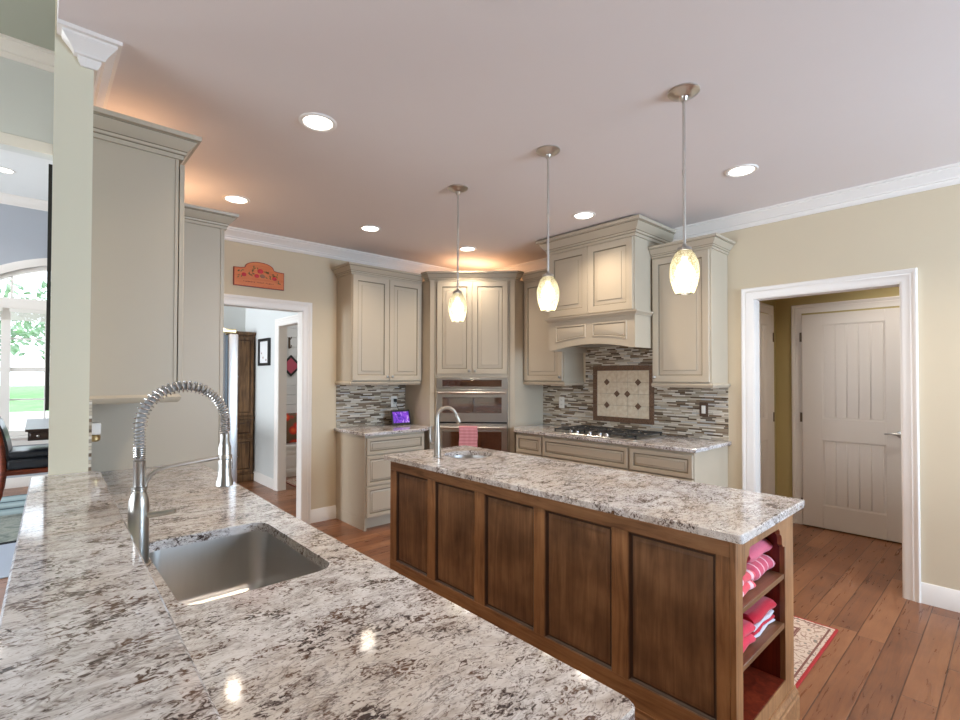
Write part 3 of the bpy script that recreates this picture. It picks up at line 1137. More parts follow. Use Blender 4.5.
def tower():
    t = Thing('oven_tower', 'tall greige corner cabinet set diagonally, holding the double oven', 'cabinet', (TC[0], TC[1], 0), -PI / 4, world=False)
    hw = 0.4525
    # footprint in the tower's own frame
    loc = []
    ca = math.cos(PI / 4)
    for X, Y in ((3.755, 3.577), (XB - 0.002, 3.577), (XB - 0.002, YA - 0.002), (3.115, YA - 0.002), (3.115, 4.217)):
        dx, dy = X - TC[0], Y - TC[1]
        loc.append((dx * ca - dy * ca, dx * ca + dy * ca))
    t.add('carcass', MB().prism(loc, 0.0, 2.47, bev=0.002), M['cab'])
    for s in (-1, 1):
        x = s * 0.415
        p = t.add('fluted_stile', MB().box(x - 0.0355, x + 0.0355, -0.008, 0, 0.1, 2.47, bev=0.002), M['cab'])
        t.add('bead', MB().box(x - s * 0.018 - 0.003, x - s * 0.018 + 0.003, -0.011, -0.008, 0.12, 2.45, bev=0.001), M['glaze'], p)
    door(t, -0.374, -0.002, 1.466, 2.446, -0.03, 1.50)
    door(t, 0.002, 0.374, 1.466, 2.446, 0.03, 1.50)
    drawer(t, -0.374, 0.374, 0.12, 0.325)
    q = [loc[-2], (-hw, 0), (hw, 0), loc[1]]
    q = [(q[0][0] + (q[1][0] - q[0][0]) * 0.835, q[0][1] + (q[1][1] - q[0][1]) * 0.835), q[1], q[2], (q[3][0] + (q[2][0] - q[3][0]) * 0.85, q[3][1] + (q[2][1] - q[3][1]) * 0.85)]
    cab_crown(t, q, 2.455)


tower()


def double_oven():
    t = Thing('double_oven', 'stainless steel double wall oven with two bar handles in the corner tower', 'oven', (TC[0], TC[1], 0.345), -PI / 4, world=False)
    z = lambda v: v - 0.345
    W_ = 0.378
    st = M['steel']
    t.add('frame', MB().box(-W_, W_, -0.014, -0.001, 0, z(1.43), bev=0.002), st)
    cp = t.add('control_panel', MB().box(-W_ + 0.004, W_ - 0.004, -0.034, -0.014, z(1.318), z(1.424), bev=0.003), st)
    t.add('display', MB().box(-0.312, 0.312, -0.0365, -0.034, z(1.333), z(1.404), bev=0.001), M['oven_glass'], cp)
    for nm, z0, z1, w0, w1, hz in (('oven_door', 0.962, 1.306, 1.056, 1.222, 1.268), ('oven_door', 0.372, 0.945, 0.52, 0.862, 0.905)):
        d = t.add(nm, MB().box(-W_ + 0.004, W_ - 0.004, -0.040, -0.014, z(z0), z(z1), bev=0.004), st)
        t.add('window', MB().box(-0.312, 0.312, -0.0425, -0.040, z(w0), z(w1), bev=0.001), M['oven_glass'], d)
        t.add('handle', MB().tube([(-0.355, -0.085, z(hz)), (0.355, -0.085, z(hz))], 0.0135, 14).box(-0.342, -0.318, -0.085, -0.040, z(hz) - 0.009, z(hz) + 0.009).box(0.318, 0.342, -0.085, -0.040, z(hz) - 0.009, z(hz) + 0.009), st, d)
    t.add('vent_strip', MB().box(-W_ + 0.01, W_ - 0.01, -0.020, -0.014, z(0.946), z(0.960)), M['black'])


double_oven()


def hanging_towel():
    b = MB()
    pts = []
    n = 24
    prof = [(-0.066, 0.60), (-0.068, 0.72), (-0.0665, 0.86), (-0.0675, 0.905), (-0.073, 0.918), (-0.085, 0.9225), (-0.098, 0.917), (-0.1035, 0.90), (-0.104, 0.80), (-0.107, 0.66), (-0.105, 0.55)]

    def fn(u, v):
        k = v * (len(prof) - 1)
        i = min(int(k), len(prof) - 2)
        f = k - i
        y = prof[i][0] * (1 - f) + prof[i + 1][0] * f
        z = prof[i][1] * (1 - f) + prof[i + 1][1] * f
        x = -0.128 + 0.19 * u
        return (x + 0.003 * math.sin(z * 40), y - 0.002 * math.sin(u * 22) * (1 if y < -0.1 else 0.4), z)
    b.quadgrid(fn, 14, 30)
    o = solo('dish_towel', b, fabric('pink_towel', srgb(204, 132, 138), srgb(212, 146, 150), 'z', 30), 'pink dish towel hanging over the lower oven handle', 'towel', (TC[0], TC[1], 0), -PI / 4, world=False)
    md = o.modifiers.new('thick', 'SOLIDIFY')
    md.thickness = 0.0025
    md.offset = 1


hanging_towel()

# ================================================================== COUNTERTOPS ON THE WALLS
# along the back wall, its right end cut to the oven tower's diagonal face
ct = [(2.262, YA - 0.625), (2.968, YA - 0.625), (3.110, 4.20), (3.110, YA - 0.001), (2.262, YA - 0.001)]
solo('countertop', MB().prism(ct, 0.884, 0.914, bev=0.004), M['granite'], 'short granite countertop on the back wall holding the tablet', 'countertop', (2.7, 4.35, 0.884))
ct = [(XB - 0.655, 1.583), (XB - 0.001, 1.583), (XB - 0.001, 3.5735), (3.742, 3.5735), (XB - 0.655, 3.408)]
solo('countertop', MB().prism(ct, 0.884, 0.914, bev=0.004), M['granite'], 'long granite countertop on the right wall around the gas cooktop', 'countertop', (3.9, 2.6, 0.884))

solo('backsplash', MB().box(2.283, 3.114, YA - 0.009, YA - 0.0005, 0.915, 1.386), M['mosaic_x'], 'mosaic strip tile backsplash behind the tablet', 'backsplash', (2.7, YA, 0.915), kind='structure')
solo('backsplash', MB().box(XB - 0.009, XB - 0.0005, 1.605, 3.575, 0.915, 1.386).box(XB - 0.009, XB - 0.0005, 2.105, 3.005, 1.386, 1.80), M['mosaic_y'], 'mosaic strip tile backsplash behind the cooktop', 'backsplash', (XB, 2.6, 0.915), kind='structure')


def tile_mural():
    y0, y1, z0, z1 = 2.248, 2.909, 1.0, 1.549
    t = Thing('tile_mural', 'cream tile panel with brown border and small brown diamonds above the cooktop', 'tile panel', (XB - 0.009, (y0 + y1) / 2, z0))
    bw = 0.048
    x1 = XB - 0.0095
    m = NT('brown_textured_tile')
    v = m.n('ShaderNodeTexVoronoi')
    m.link(m.pos(), v.inputs['Vector'])
    v.inputs['Scale'].default_value = 110
    m.color(m.ramp(v.outputs['Distance'], [(0.1, srgb(62, 42, 30)), (0.6, srgb(122, 92, 70))])).set(rough=0.4)
    b = MB()
    L = 0.155
    for za, zb in ((z0, z0 + bw), (z1 - bw, z1)):
        y = y0 + bw
        while y < y1 - bw - 0.01:
            e = min(y + L, y1 - bw)
            b.box(x1 - 0.010, x1, y + 0.001, e - 0.001, za, zb, bev=0.002)
            y = e
    for ya, yb in ((y0, y0 + bw), (y1 - bw, y1)):
        z = z0
        while z < z1 - 0.01:
            e = min(z + L, z1)
            b.box(x1 - 0.010, x1, ya, yb, z + 0.001, e - 0.001, bev=0.002)
            z = e
    t.add('border', b, m.m)
    cm = NT('cream_tile')
    n = cm.noise(cm.pos(), 30, 3)
    cm.color(cm.ramp(n, [(0.3, srgb(214, 196, 168)), (0.7, srgb(232, 220, 198))])).set(rough=0.35)
    b = MB()
    ny, nz = 5, 4
    fy, fz = (y1 - y0 - 2 * bw) / ny, (z1 - z0 - 2 * bw) / nz
    for i in range(ny):
        for j in range(nz):
            b.box(x1 - 0.006, x1, y0 + bw + i * fy + 0.0012, y0 + bw + (i + 1) * fy - 0.0012, z0 + bw + j * fz + 0.0012, z0 + bw + (j + 1) * fz - 0.0012, bev=0.0015)
    b.box(x1 - 0.003, x1, y0 + bw, y1 - bw, z0 + bw, z1 - bw, m=1)
    t.add('field', b, [cm.m, plain('tile_grout', srgb(170, 152, 128), 0.8)])
    for i, j in ((1, 1), (1, 3), (2, 2), (3, 2), (4, 1), (4, 3)):
        yy, zz = y0 + bw + i * fy, z0 + bw + j * fz
        r = 0.033
        b = MB().rings([[(x1 - 0.006, yy - r, zz), (x1 - 0.006, yy, zz - r), (x1 - 0.006, yy + r, zz), (x1 - 0.006, yy, zz + r)],
                        [(x1 - 0.0085, yy - r, zz), (x1 - 0.0085, yy, zz - r), (x1 - 0.0085, yy + r, zz), (x1 - 0.0085, yy, zz + r)]])
        t.add('diamond_accent', b, m.m)


tile_mural()


def outlet(name, label, cat, x, y, z, face, plate, inner, kind):
    """face 'y': on the back wall; 'x': on the right wall"""
    t = Thing(name, label, cat, (x, y, z), 0 if face == 'y' else -PI / 2, world=False)
    t.add('cover_plate', MB().box(-0.037, 0.037, -0.006, 0, -0.06, 0.06, bev=0.003), plate)
    if kind == 'switch':
        t.add('rocker', MB().box(-0.017, 0.017, -0.010, -0.006, -0.034, 0.034, bev=0.002), inner)
    else:
        for s in (-1, 1):
            r = t.add('receptacle', MB().box(-0.017, 0.017, -0.008, -0.006, s * 0.024 - 0.016, s * 0.024 + 0.016, bev=0.004), inner)
            t.add('slot', MB().box(-0.008, -0.005, -0.0085, -0.008, s * 0.024 - 0.004, s * 0.024 + 0.008).box(0.005, 0.008, -0.0085, -0.008, s * 0.024 - 0.004, s * 0.024 + 0.008), M['black'], r)
    return t


outlet('wall_outlet', 'white wall outlet on the mosaic left of the cooktop', 'outlet', XB - 0.0095, 3.312, 1.162, 'x', M['white_plastic'], M['white_plastic'], 'outlet')
outlet('light_switch', 'rocker switch in a dark brown plate on the mosaic right of the cooktop', 'light switch', XB - 0.0095, 1.80, 1.163, 'x', M['brown_plate'], M['white_plastic'], 'switch')
outlet('wall_outlet', 'white wall outlet behind the tablet, a black plug in it', 'outlet', 2.963, YA - 0.0095, 1.16, 'y', M['white_plastic'], M['white_plastic'], 'outlet')

t = Thing('charger', 'small black charger plugged into the outlet behind the tablet', 'charger', (2.968, YA - 0.0185, 1.172), world=False)
t.add('plug', MB().box(-0.014, 0.014, -0.032, 0, -0.016, 0.02, bev=0.004), M['black'])
t.add('cord', MB().tube([(0, -0.025, -0.014), (0.004, -0.03, -0.05), (0.01, -0.06, -0.09), (0.0, -0.085, -0.13)], 0.0025, 6), M['black'])


def tablet():
    t = Thing('tablet', 'tablet with a purple picture on its screen, propped up on the back counter', 'tablet', (2.945, 4.49, 0.9145), math.radians(-8), world=False)
    a = math.radians(18)
    w, h, th = 0.112, 0.162, 0.010

    def pl(x, u, n):
        return (x, math.sin(a) * u - math.cos(a) * n, 0.004 + math.cos(a) * u + math.sin(a) * n)
    out = rrect(-w, w, 0, h, 0.008, 4)
    t.add('housing', MB().rings([[pl(x, u, 0) for x, u in out], [pl(x, u, th) for x, u in out]]), M['black'])
    s = NT('screen_purple')
    p = s.obj()
    n = s.noise(s.mapping(p, scale=(1.2, 1, 0.8), rot=(0, 0.7, 0)), 14, 2, 0.5, 1.8)
    c = s.ramp(n, [(0.30, srgb(58, 30, 150)), (0.47, srgb(122, 60, 214)), (0.56, srgb(150, 70, 220)), (0.63, srgb(226, 190, 250)), (0.70, srgb(120, 60, 210))])
    s.b.inputs['Base Color'].default_value = (0.02, 0.02, 0.02, 1)
    s.link(c, s.b.inputs['Emission Color'])
    s.b.inputs['Emission Strength'].default_value = 0.9
    s.set(rough=0.15)
    t.add('screen', MB().rings([[pl(x, u, th) for x, u in ((-w + 0.019, 0.020), (w - 0.019, 0.020), (w - 0.019, h - 0.020), (-w + 0.019, h - 0.020))],
                                [pl(x, u, th + 0.0008) for x, u in ((-w + 0.019, 0.020), (w - 0.019, 0.020), (w - 0.019, h - 0.020), (-w + 0.019, h - 0.020))]]), s.m)
    t.add('stand', MB().rings([[(-0.06, 0.034, 0.09), (0.06, 0.034, 0.09), (0.06, 0.09, 0.0), (-0.06, 0.09, 0.0)], [(-0.06, 0.042, 0.094), (0.06, 0.042, 0.094), (0.06, 0.098, 0.0), (-0.06, 0.098, 0.0)]]), M['black'])


tablet()


# ================================================================== COOKTOP
def cooktop():
    t = Thing('gas_cooktop', 'stainless steel gas cooktop with black cast iron grates on the right wall counter', 'cooktop', (3.87, 2.535, 0.9145))
    x0, x1, y0, y1 = 3.60, 4.11, 2.09, 2.985
    t.add('steel_tray', MB().prism(rrect(x0, x1, y0, y1, 0.02), 0.9145, 0.926, bev=0.004), M['steel'])
    for i in range(3):
        ya, yb = y0 + 0.025 + i * 0.284, y0 + 0.025 + (i + 1) * 0.284 - 0.006
        xa = x0 + (0.115 if i == 1 else 0.05)
        b = MB()
        r = 0.006
        zt = 0.955
        for yy in (ya + 0.006, yb - 0.006):
            b.box(xa, x1 - 0.025, yy - r, yy + r, zt - 0.01, zt)
        for xx in (xa, x1 - 0.031):
            b.box(xx, xx + 2 * r, ya, yb, zt - 0.01, zt)
        ym = (ya + yb) / 2
        for cx in ((xa + 0.12, x1 - 0.15) if i != 1 else ((xa + x1) / 2,)):
            for k in range(8):
                a = PI * k / 4 + PI / 8
                p0 = (cx + 0.03 * math.cos(a), ym + 0.03 * math.sin(a), zt - 0.002)
                p1 = (cx + 0.12 * math.cos(a), max(ya + 0.006, min(yb - 0.006, ym + 0.15 * math.sin(a))), zt - 0.004)
                b.tube([p0, p1], 0.005, 6)
        b.box(xa, x1 - 0.03, ym - r, ym + r, zt - 0.012, zt - 0.002)
        for xx in (xa, x1 - 0.037):
            for yy in (ya, yb - 0.012):
                b.box(xx, xx + 0.012, yy, yy + 0.012, 0.926, zt)
        t.add('grate', b, M['iron'])
        for cx in ((xa + 0.12, x1 - 0.15) if i != 1 else ((xa + x1) / 2,)):
            t.add('burner', MB().lathe([(0.045, 0), (0.045, 0.008), (0.036, 0.010), (0.034, 0.018), (0.02, 0.02)], (cx, ym, 0.926), 24), M['iron'])
    for y in (2.77, 2.70, 2.565, 2.46, 2.39):
        t.add('knob', MB().lathe([(0.022, 0), (0.021, 0.004), (0.017, 0.008), (0.0165, 0.024), (0.013, 0.027)], (3.655, y, 0.926), 20), M['chrome'])


cooktop()


def slab_with_hole(outer, hole, z0, z1, bev=0.004):
    b = MB()
    bm = b.bm
    ins = inset(outer, bev)

    def loop(p, z):
        return [bm.verts.new((x, y, z)) for x, y in p]

    def edges(vs):
        r = []
        for i in range(len(vs)):
            e = bm.edges.get((vs[i], vs[(i + 1) % len(vs)]))
            r.append(e or bm.edges.new((vs[i], vs[(i + 1) % len(vs)])))
        return r
    o1, o2, h1 = loop(ins, z1), loop(outer, z1 - bev), loop(hole, z1)
    o3, h0 = loop(outer, z0), loop(hole, z0)
    for A, B in ((o1, o2), (o2, o3), (h1, h0)):
        n = len(A)
        for i in range(n):
            bm.faces.new((A[i], A[(i + 1) % n], B[(i + 1) % n], B[i]))
    bmesh.ops.triangle_fill(bm, edges=edges(o1) + edges(h1), use_beauty=True)
    bmesh.ops.triangle_fill(bm, edges=edges(o3) + edges(h0), use_beauty=True)
    return b


# ================================================================== PENINSULA
SX0, SX1, SY0, SY1 = 0.2525, 0.620, 1.265, 1.842
r0 = 0.03
outer = [(0.164, 0.41), (0.725 - r0, 0.41)] + [(0.725 - r0 + r0 * math.sin(a), 0.41 + r0 - r0 * math.cos(a)) for a in [PI / 2 * k / 5 for k in range(1, 6)]] + [(0.728, 1.9), (0.76, 3.378), (0.164, 3.378)]
solo('countertop', slab_with_hole(outer, rrect(SX0, SX1, SY0, SY1, 0.055), 0.884, 0.914), M['granite'],
     'large granite peninsula countertop in the foreground with the rectangular sink cut into it', 'countertop', (0.45, 1.9, 0.884))
bar = [(-0.05, 0.36), (0.150, 0.36), (0.196, 2.385), (0.178, 2.429), (-0.004, 2.429)]
solo('bar_countertop', MB().prism(bar, 1.037, 1.067, bev=0.004), M['granite'], 'raised narrow granite bar ledge running up to the column', 'countertop', (0.05, 1.4, 1.037))


def peninsula_cabinet():
    t = Thing('base_cabinet', 'greige base cabinets under the peninsula countertop, facing the island', 'cabinet', (0.165, 0.43, 0))
    b = MB()
    y0, y1, xa, xb = 0.45, 3.376, 0.165, 0.68
    b.box(xa, xb, y0, y0 + 0.018, 0, 0.883).box(xa, xb, y1 - 0.018, y1, 0, 0.883).box(xa, xa + 0.012, y0, y1, 0.1, 0.883)
    b.box(xa, xb, y0, y1, 0.1, 0.118).box(xb - 0.02, xb, y0, y1, 0.85, 0.883).box(xb - 0.08, xb - 0.065, y0, y1, 0, 0.1)
    t.add('carcass', b, M['cab'])
    n = 6
    wd = (y1 - y0) / n
    for k in range(n):
        ya, yb = y0 + k * wd + 0.004, y0 + (k + 1) * wd - 0.004
        b = MB().panel(ya, yb, 0.12, 0.86, -0.022)
        for v in b.bm.verts:
            x, y, z = v.co
            v.co = (xb - y, x, z)
        d = t.add('door', b, [M['cab'], M['glaze']])
        kn = MB().lathe([(0.006, 0), (0.006, 0.012), (0.013, 0.016), (0.015, 0.022), (0.004, 0.029)], (xb + 0.022, yb - 0.03 if k % 2 == 0 else ya + 0.03, 0.80), 14, axis='x')
        t.add('knob', kn, M['nickel'], d)


peninsula_cabinet()


def basin(b, outline, z_top, depth, r_fillet=0.05, taper=0.012, wall=0.004, rim=0.012):
    """undermount bowl: rim flange, walls, rounded bottom"""
    N = 7
    rs = [[(x, y, z_top) for x, y in inset(outline, -rim)], [(x, y, z_top) for x, y in inset(outline, -0.003)]]
    rs.append([(x, y, z_top - depth + r_fillet) for x, y in inset(outline, taper * 0.8)])
    for k in range(1, N + 1):
        a = PI / 2 * k / N
        rs.append([(x, y, z_top - depth + r_fillet * (1 - math.sin(a))) for x, y in inset(outline, taper * 0.8 + r_fillet * (1 - math.cos(a)))])
    zb = z_top - depth
    cx = sum(p[0] for p in outline) / len(outline)
    cy = sum(p[1] for p in outline) / len(outline)
    for f in (0.6, 0.25):
        last = inset(outline, taper * 0.8 + r_fillet)
        rs.append([(cx + (x - cx) * f, cy + (y - cy) * f, zb - 0.003 * (1 - f)) for x, y in last])
    b.rings(rs, caps=(False, True))
    # outer skin below
    return cx, cy, zb


def sink(name, label, outline, depth, z_top, mt, fillet, taper):
    cx = sum(p[0] for p in outline) / len(outline)
    cy = sum(p[1] for p in outline) / len(outline)
    t = Thing(name, label, 'sink', (cx, cy, z_top - depth))
    b = MB()
    _, _, zb = basin(b, outline, z_top, depth, fillet, taper)
    o = t.add('basin', b, mt, ang=60)
    md = o.modifiers.new('sheet', 'SOLIDIFY')
    md.thickness = 0.0015
    md.offset = -1
    t.add('drain', MB().lathe([(0.043, 0.0), (0.042, 0.003), (0.036, 0.002), (0.032, -0.002), (0.0315, -0.003)], (cx, cy, zb + 0.0005), 28).lathe([(0.010, -0.002), (0.010, 0.004), (0.003, 0.005)], (cx, cy, zb), 12), M['chrome'])
    return t


sink('kitchen_sink', 'rectangular stainless steel undermount sink in the peninsula', rrect(SX0 - 0.004, SX1 + 0.004, SY0 - 0.004, SY1 + 0.004, 0.058, 7), 0.205, 0.8835, M['steel_sink'], 0.05, 0.012)


def spring_faucet():
    fx, fy = 0.2185, 1.635
    zc = 0.9145
    t = Thing('spring_faucet', 'tall brushed nickel pull-down faucet with exposed spring coil at the peninsula sink', 'faucet', (fx, fy, zc))
    t.add('base_flange', MB().lathe([(0.031, 0), (0.031, 0.004), (0.028, 0.007)], (fx, fy, zc), 28), M['nickel'])
    t.add('body', MB().lathe([(0.0242, 0.006), (0.0246, 0.03), (0.0246, 0.165), (0.0235, 0.180), (0.0185, 0.196), (0.0160, 0.202)], (fx, fy, zc), 28), M['nickel'])
    t.add('collar', MB().lathe([(0.0185, 0.2025), (0.0185, 0.207), (0.0165, 0.209), (0.0185, 0.211), (0.0185, 0.216)], (fx, fy, zc), 24), M['nickel'])
    t.add('riser', MB().lathe([(0.0145, 0.217), (0.0145, 0.285), (0.0155, 0.288)], (fx, fy, zc), 24), M['nickel'])
    R = 0.108
    zt = 1.298
    pts = [(fx, fy, 1.205)]
    arcs = [Vector((fx, fy, 1.203 + (zt - 1.203) * k / 10)) for k in range(11)]
    arcs += [Vector((fx + R - R * math.cos(a), fy, zt + R * math.sin(a))) for a in [PI * k / 40 for k in range(1, 41)]]
    arcs += [Vector((fx + 2 * R, fy, zt - 0.03 * k / 3)) for k in range(1, 4)]
    t.add('hose', MB().tube(arcs, 0.0105, 12), M['hose'])
    # spring coil along the hose
    seg = [0.0]
    for i in range(1, len(arcs)):
        seg.append(seg[-1] + (arcs[i] - arcs[i - 1]).length)
    total = seg[-1]

    def at(s):
        i = 1
        while i < len(seg) - 1 and seg[i] < s:
            i += 1
        f = (s - seg[i - 1]) / (seg[i] - seg[i - 1])
        p = arcs[i - 1].lerp(arcs[i], f)
        tg = (arcs[i] - arcs[i - 1]).normalized()
        return p, tg
    coil = []
    ang = 0.0
    s = 0.0
    step = 2 * PI / 10
    while s < total:
        p, tg = at(s)
        u = Vector((0, 1, 0))
        w = tg.cross(u).normalized()
        dense = s < 0.035 or s > total - 0.05
        loose = 0.085 < s < total - 0.14
        rad = 0.0132 if not loose else 0.0158
        coil.append(p + (u * math.cos(ang) + w * math.sin(ang)) * rad)
        pitch = 0.0056 if dense else (0.0125 if loose else 0.009)
        ang += step
        s += pitch / 10
    t.add('spring', MB().tube(coil, 0.0021, 6), M['chrome'])
    hx = fx + 2 * R
    hd = t.add('spray_head', MB().lathe([(0.0105, 0.0), (0.0125, -0.004), (0.0125, -0.026), (0.0150, -0.030), (0.0150, -0.036), (0.0175, -0.042), (0.0185, -0.10), (0.0188, -0.128), (0.0235, -0.146), (0.0245, -0.158), (0.0205, -0.161)], (hx, fy, 1.262), 28), M['nickel'])
    t.add('spray_button', MB().box(hx + 0.012, hx + 0.0215, fy - 0.006, fy + 0.006, 1.15, 1.19, bev=0.003), M['chrome'], hd)
    arm = [(fx + 0.012, fy, 1.118), (fx + 0.015, fy, 1.138), (fx + 0.024, fy, 1.158), (fx + 0.042, fy, 1.171), (fx + 0.075, fy, 1.177), (hx - 0.017, fy, 1.190)]
    t.add('support_arm', MB().tube(arm, 0.0060, 10).lathe([(0.0185, 0), (0.0205, 0.002), (0.0205, 0.012), (0.0185, 0.014)], (hx, fy, 1.183), 24), M['nickel_light'])
    dx, dy = 0.86, -0.5
    h = t.add('lever_handle', MB().tube([(fx + dx * 0.024, fy + dy * 0.024, 1.052), (fx + dx * 0.05, fy + dy * 0.05, 1.054), (fx + dx * 0.092, fy + dy * 0.092, 1.060)], [0.009, 0.0075, 0.0065], 10), M['nickel_light'])
    t.add('valve_cap', MB().lathe([(0.015, 0), (0.017, 0.003), (0.017, 0.012), (0.012, 0.015)], (0, 0, 0), 20, axis='x'), M['nickel'])
    vc = t.o.children[-1]
    vc.rotation_euler = (0, 0, math.atan2(0.5, -0.86))
    vc.data.transform(Matrix.Translation((0, 0, 0)))
    for v in vc.data.vertices:
        v.co = (v.co.x + fx + 0.0245, v.co.y + fy, v.co.z + zc)
    vc.data.transform(Matrix.Translation((-fx, -fy, 0.136 - zc)))
    return t


spring_faucet()

# ================================================================== LEFT WALL CABINETS, REFRIGERATOR
# own frame: rot +90 deg, own x runs along +Y, own -y towards +X
def wall_cabinet_left():
    y0, y1 = 2.635, 3.378
    w, d = y1 - y0, 0.329
    t = Thing('upper_cabinet', 'greige wall cabinet beside the column, its plain end panel facing the viewer', 'cabinet', (X1 + 0.330, y0, 1.322), PI / 2, world=False)
    z1 = 2.46 - 1.322
    t.add('carcass', MB().box(0, w, 0, d, 0.028, z1, bev=0.002), M['cab'])
    t.add('end_stile', MB().box(-0.003, 0, 0.0, 0.014, 0.03, z1, bev=0.001), M['cab'])
    door(t, 0.004, w / 2 - 0.002, 0.048, z1 - 0.03, w / 2 - 0.03, 0.08, y=-0.026)
    door(t, w / 2 + 0.002, w - 0.006, 0.048, z1 - 0.03, w / 2 + 0.03, 0.08, y=-0.026)
    light_rail(t, 0, w, d, 0.03, right=False)
    cab_crown(t, [(0, d - 0.001), (0, -0.006), (w, -0.006)], z1 - 0.012, 1.12)


wall_cabinet_left()


def fridge_enclosure():
    t = Thing('refrigerator_cabinet', 'tall greige end panel with cabinet over the refrigerator, at the far end of the peninsula', 'cabinet', (X1 + 0.002, 3.38, 0))
    t.add('end_panel', MB().box(X1 + 0.002, 0.862, 3.380, 3.399, 0, 2.372, bev=0.0015), M['cab'])
    t.add('face_stile', MB().box(0.862, 0.884, 3.377, 3.402, 0, 2.372, bev=0.002), M['cab'])
    t.add('end_panel', MB().box(X1 + 0.002, 0.862, 4.345, 4.364, 0, 2.372, bev=0.0015), M['cab'])
    t.add('carcass', MB().box(X1 + 0.002, 0.862, 3.399, 4.345, 1.82, 2.372), M['cab'])
    for ya, yb in ((3.405, 3.870), (3.874, 4.34)):
        b = MB().panel(ya, yb, 1.83, 2.36, -0.021)
        for v in b.bm.verts:
            x, y, z = v.co
            v.co = (0.862 - y, x, z)
        d = t.add('door', b, [M['cab'], M['glaze']])
    prof = [(o, 2.366 + h) for o, h in CABCROWN]
    t.add('crown_molding', MB().sweep([(0.59, 3.3765), (0.8845, 3.3765), (0.8845, 4.364)], prof, id3, km=CABKM), [M['cab'], M['glaze']], ang=20)


fridge_enclosure()


def refrigerator():
    t = Thing('refrigerator', 'stainless refrigerator behind the tall end panel, only its door edge showing', 'refrigerator', (0.55, 3.87, 0))
    t.add('body', MB().box(0.20, 0.905, 3.415, 4.33, 0.02, 1.715, bev=0.004), M['fridge_side'])
    t.add('gasket', MB().box(0.905, 0.922, 3.422, 4.322, 0.09, 1.70), M['black'])
    for ya, yb, za, zb in ((3.415, 3.869, 0.62, 1.712), (3.875, 4.33, 0.62, 1.712), (3.415, 4.33, 0.08, 0.605)):
        d = t.add('door', MB().box(0.922, 0.984, ya, yb, za, zb, bev=0.008, seg=2), M['fridge_door'])
        if za > 0.5:
            hy = yb - 0.05 if ya < 3.5 else ya + 0.05
            t.add('handle', MB().tube([(1.03, hy, 0.80), (1.03, hy, 1.55)], 0.012, 12).tube([(0.984, hy, 0.83), (1.03, hy, 0.83)], 0.008, 8).tube([(0.984, hy, 1.52), (1.03, hy, 1.52)], 0.008, 8), M['steel'], d)
    t.add('hinge_cover', MB().box(0.84, 0.975, 3.42, 3.50, 1.715, 1.742, bev=0.006), M['brass'])
    t.add('foot_grille', MB().box(0.89, 0.93, 3.42, 4.32, 0.0, 0.075), M['black'])


refrigerator()

# small plug-in on the kitchen side of the column wall
t = Thing('air_freshener', 'small white and brass plug-in on the wall by the column, above the counter', 'plug-in', (X1, 2.74, 1.19))
t.add('cover_plate', MB().box(X1 + 0.0105, X1 + 0.016, 2.70, 2.78, 1.12, 1.25, bev=0.002), M['white_plastic'])
t.add('housing', MB().box(X1 + 0.016, X1 + 0.062, 2.715, 2.765, 1.178, 1.232, bev=0.008, seg=2), M['white_plastic'])
t.add('vial', MB().lathe([(0.012, 0.0), (0.019, 0.006), (0.020, 0.022), (0.014, 0.030)], (X1 + 0.042, 2.74, 1.148), 16), M['brass'])
solo('backsplash', MB().box(X1 + 0.0005, X1 + 0.010, 2.445, 3.378, 0.915, 1.34), M['mosaic_y'], 'narrow edge of mosaic backsplash on the column wall', 'backsplash', (X1, 2.9, 0.915), kind='structure')

# ================================================================== ISLAND
IX0, IX1, IY0, IY1 = 1.731, 2.445, 0.619, 2.858


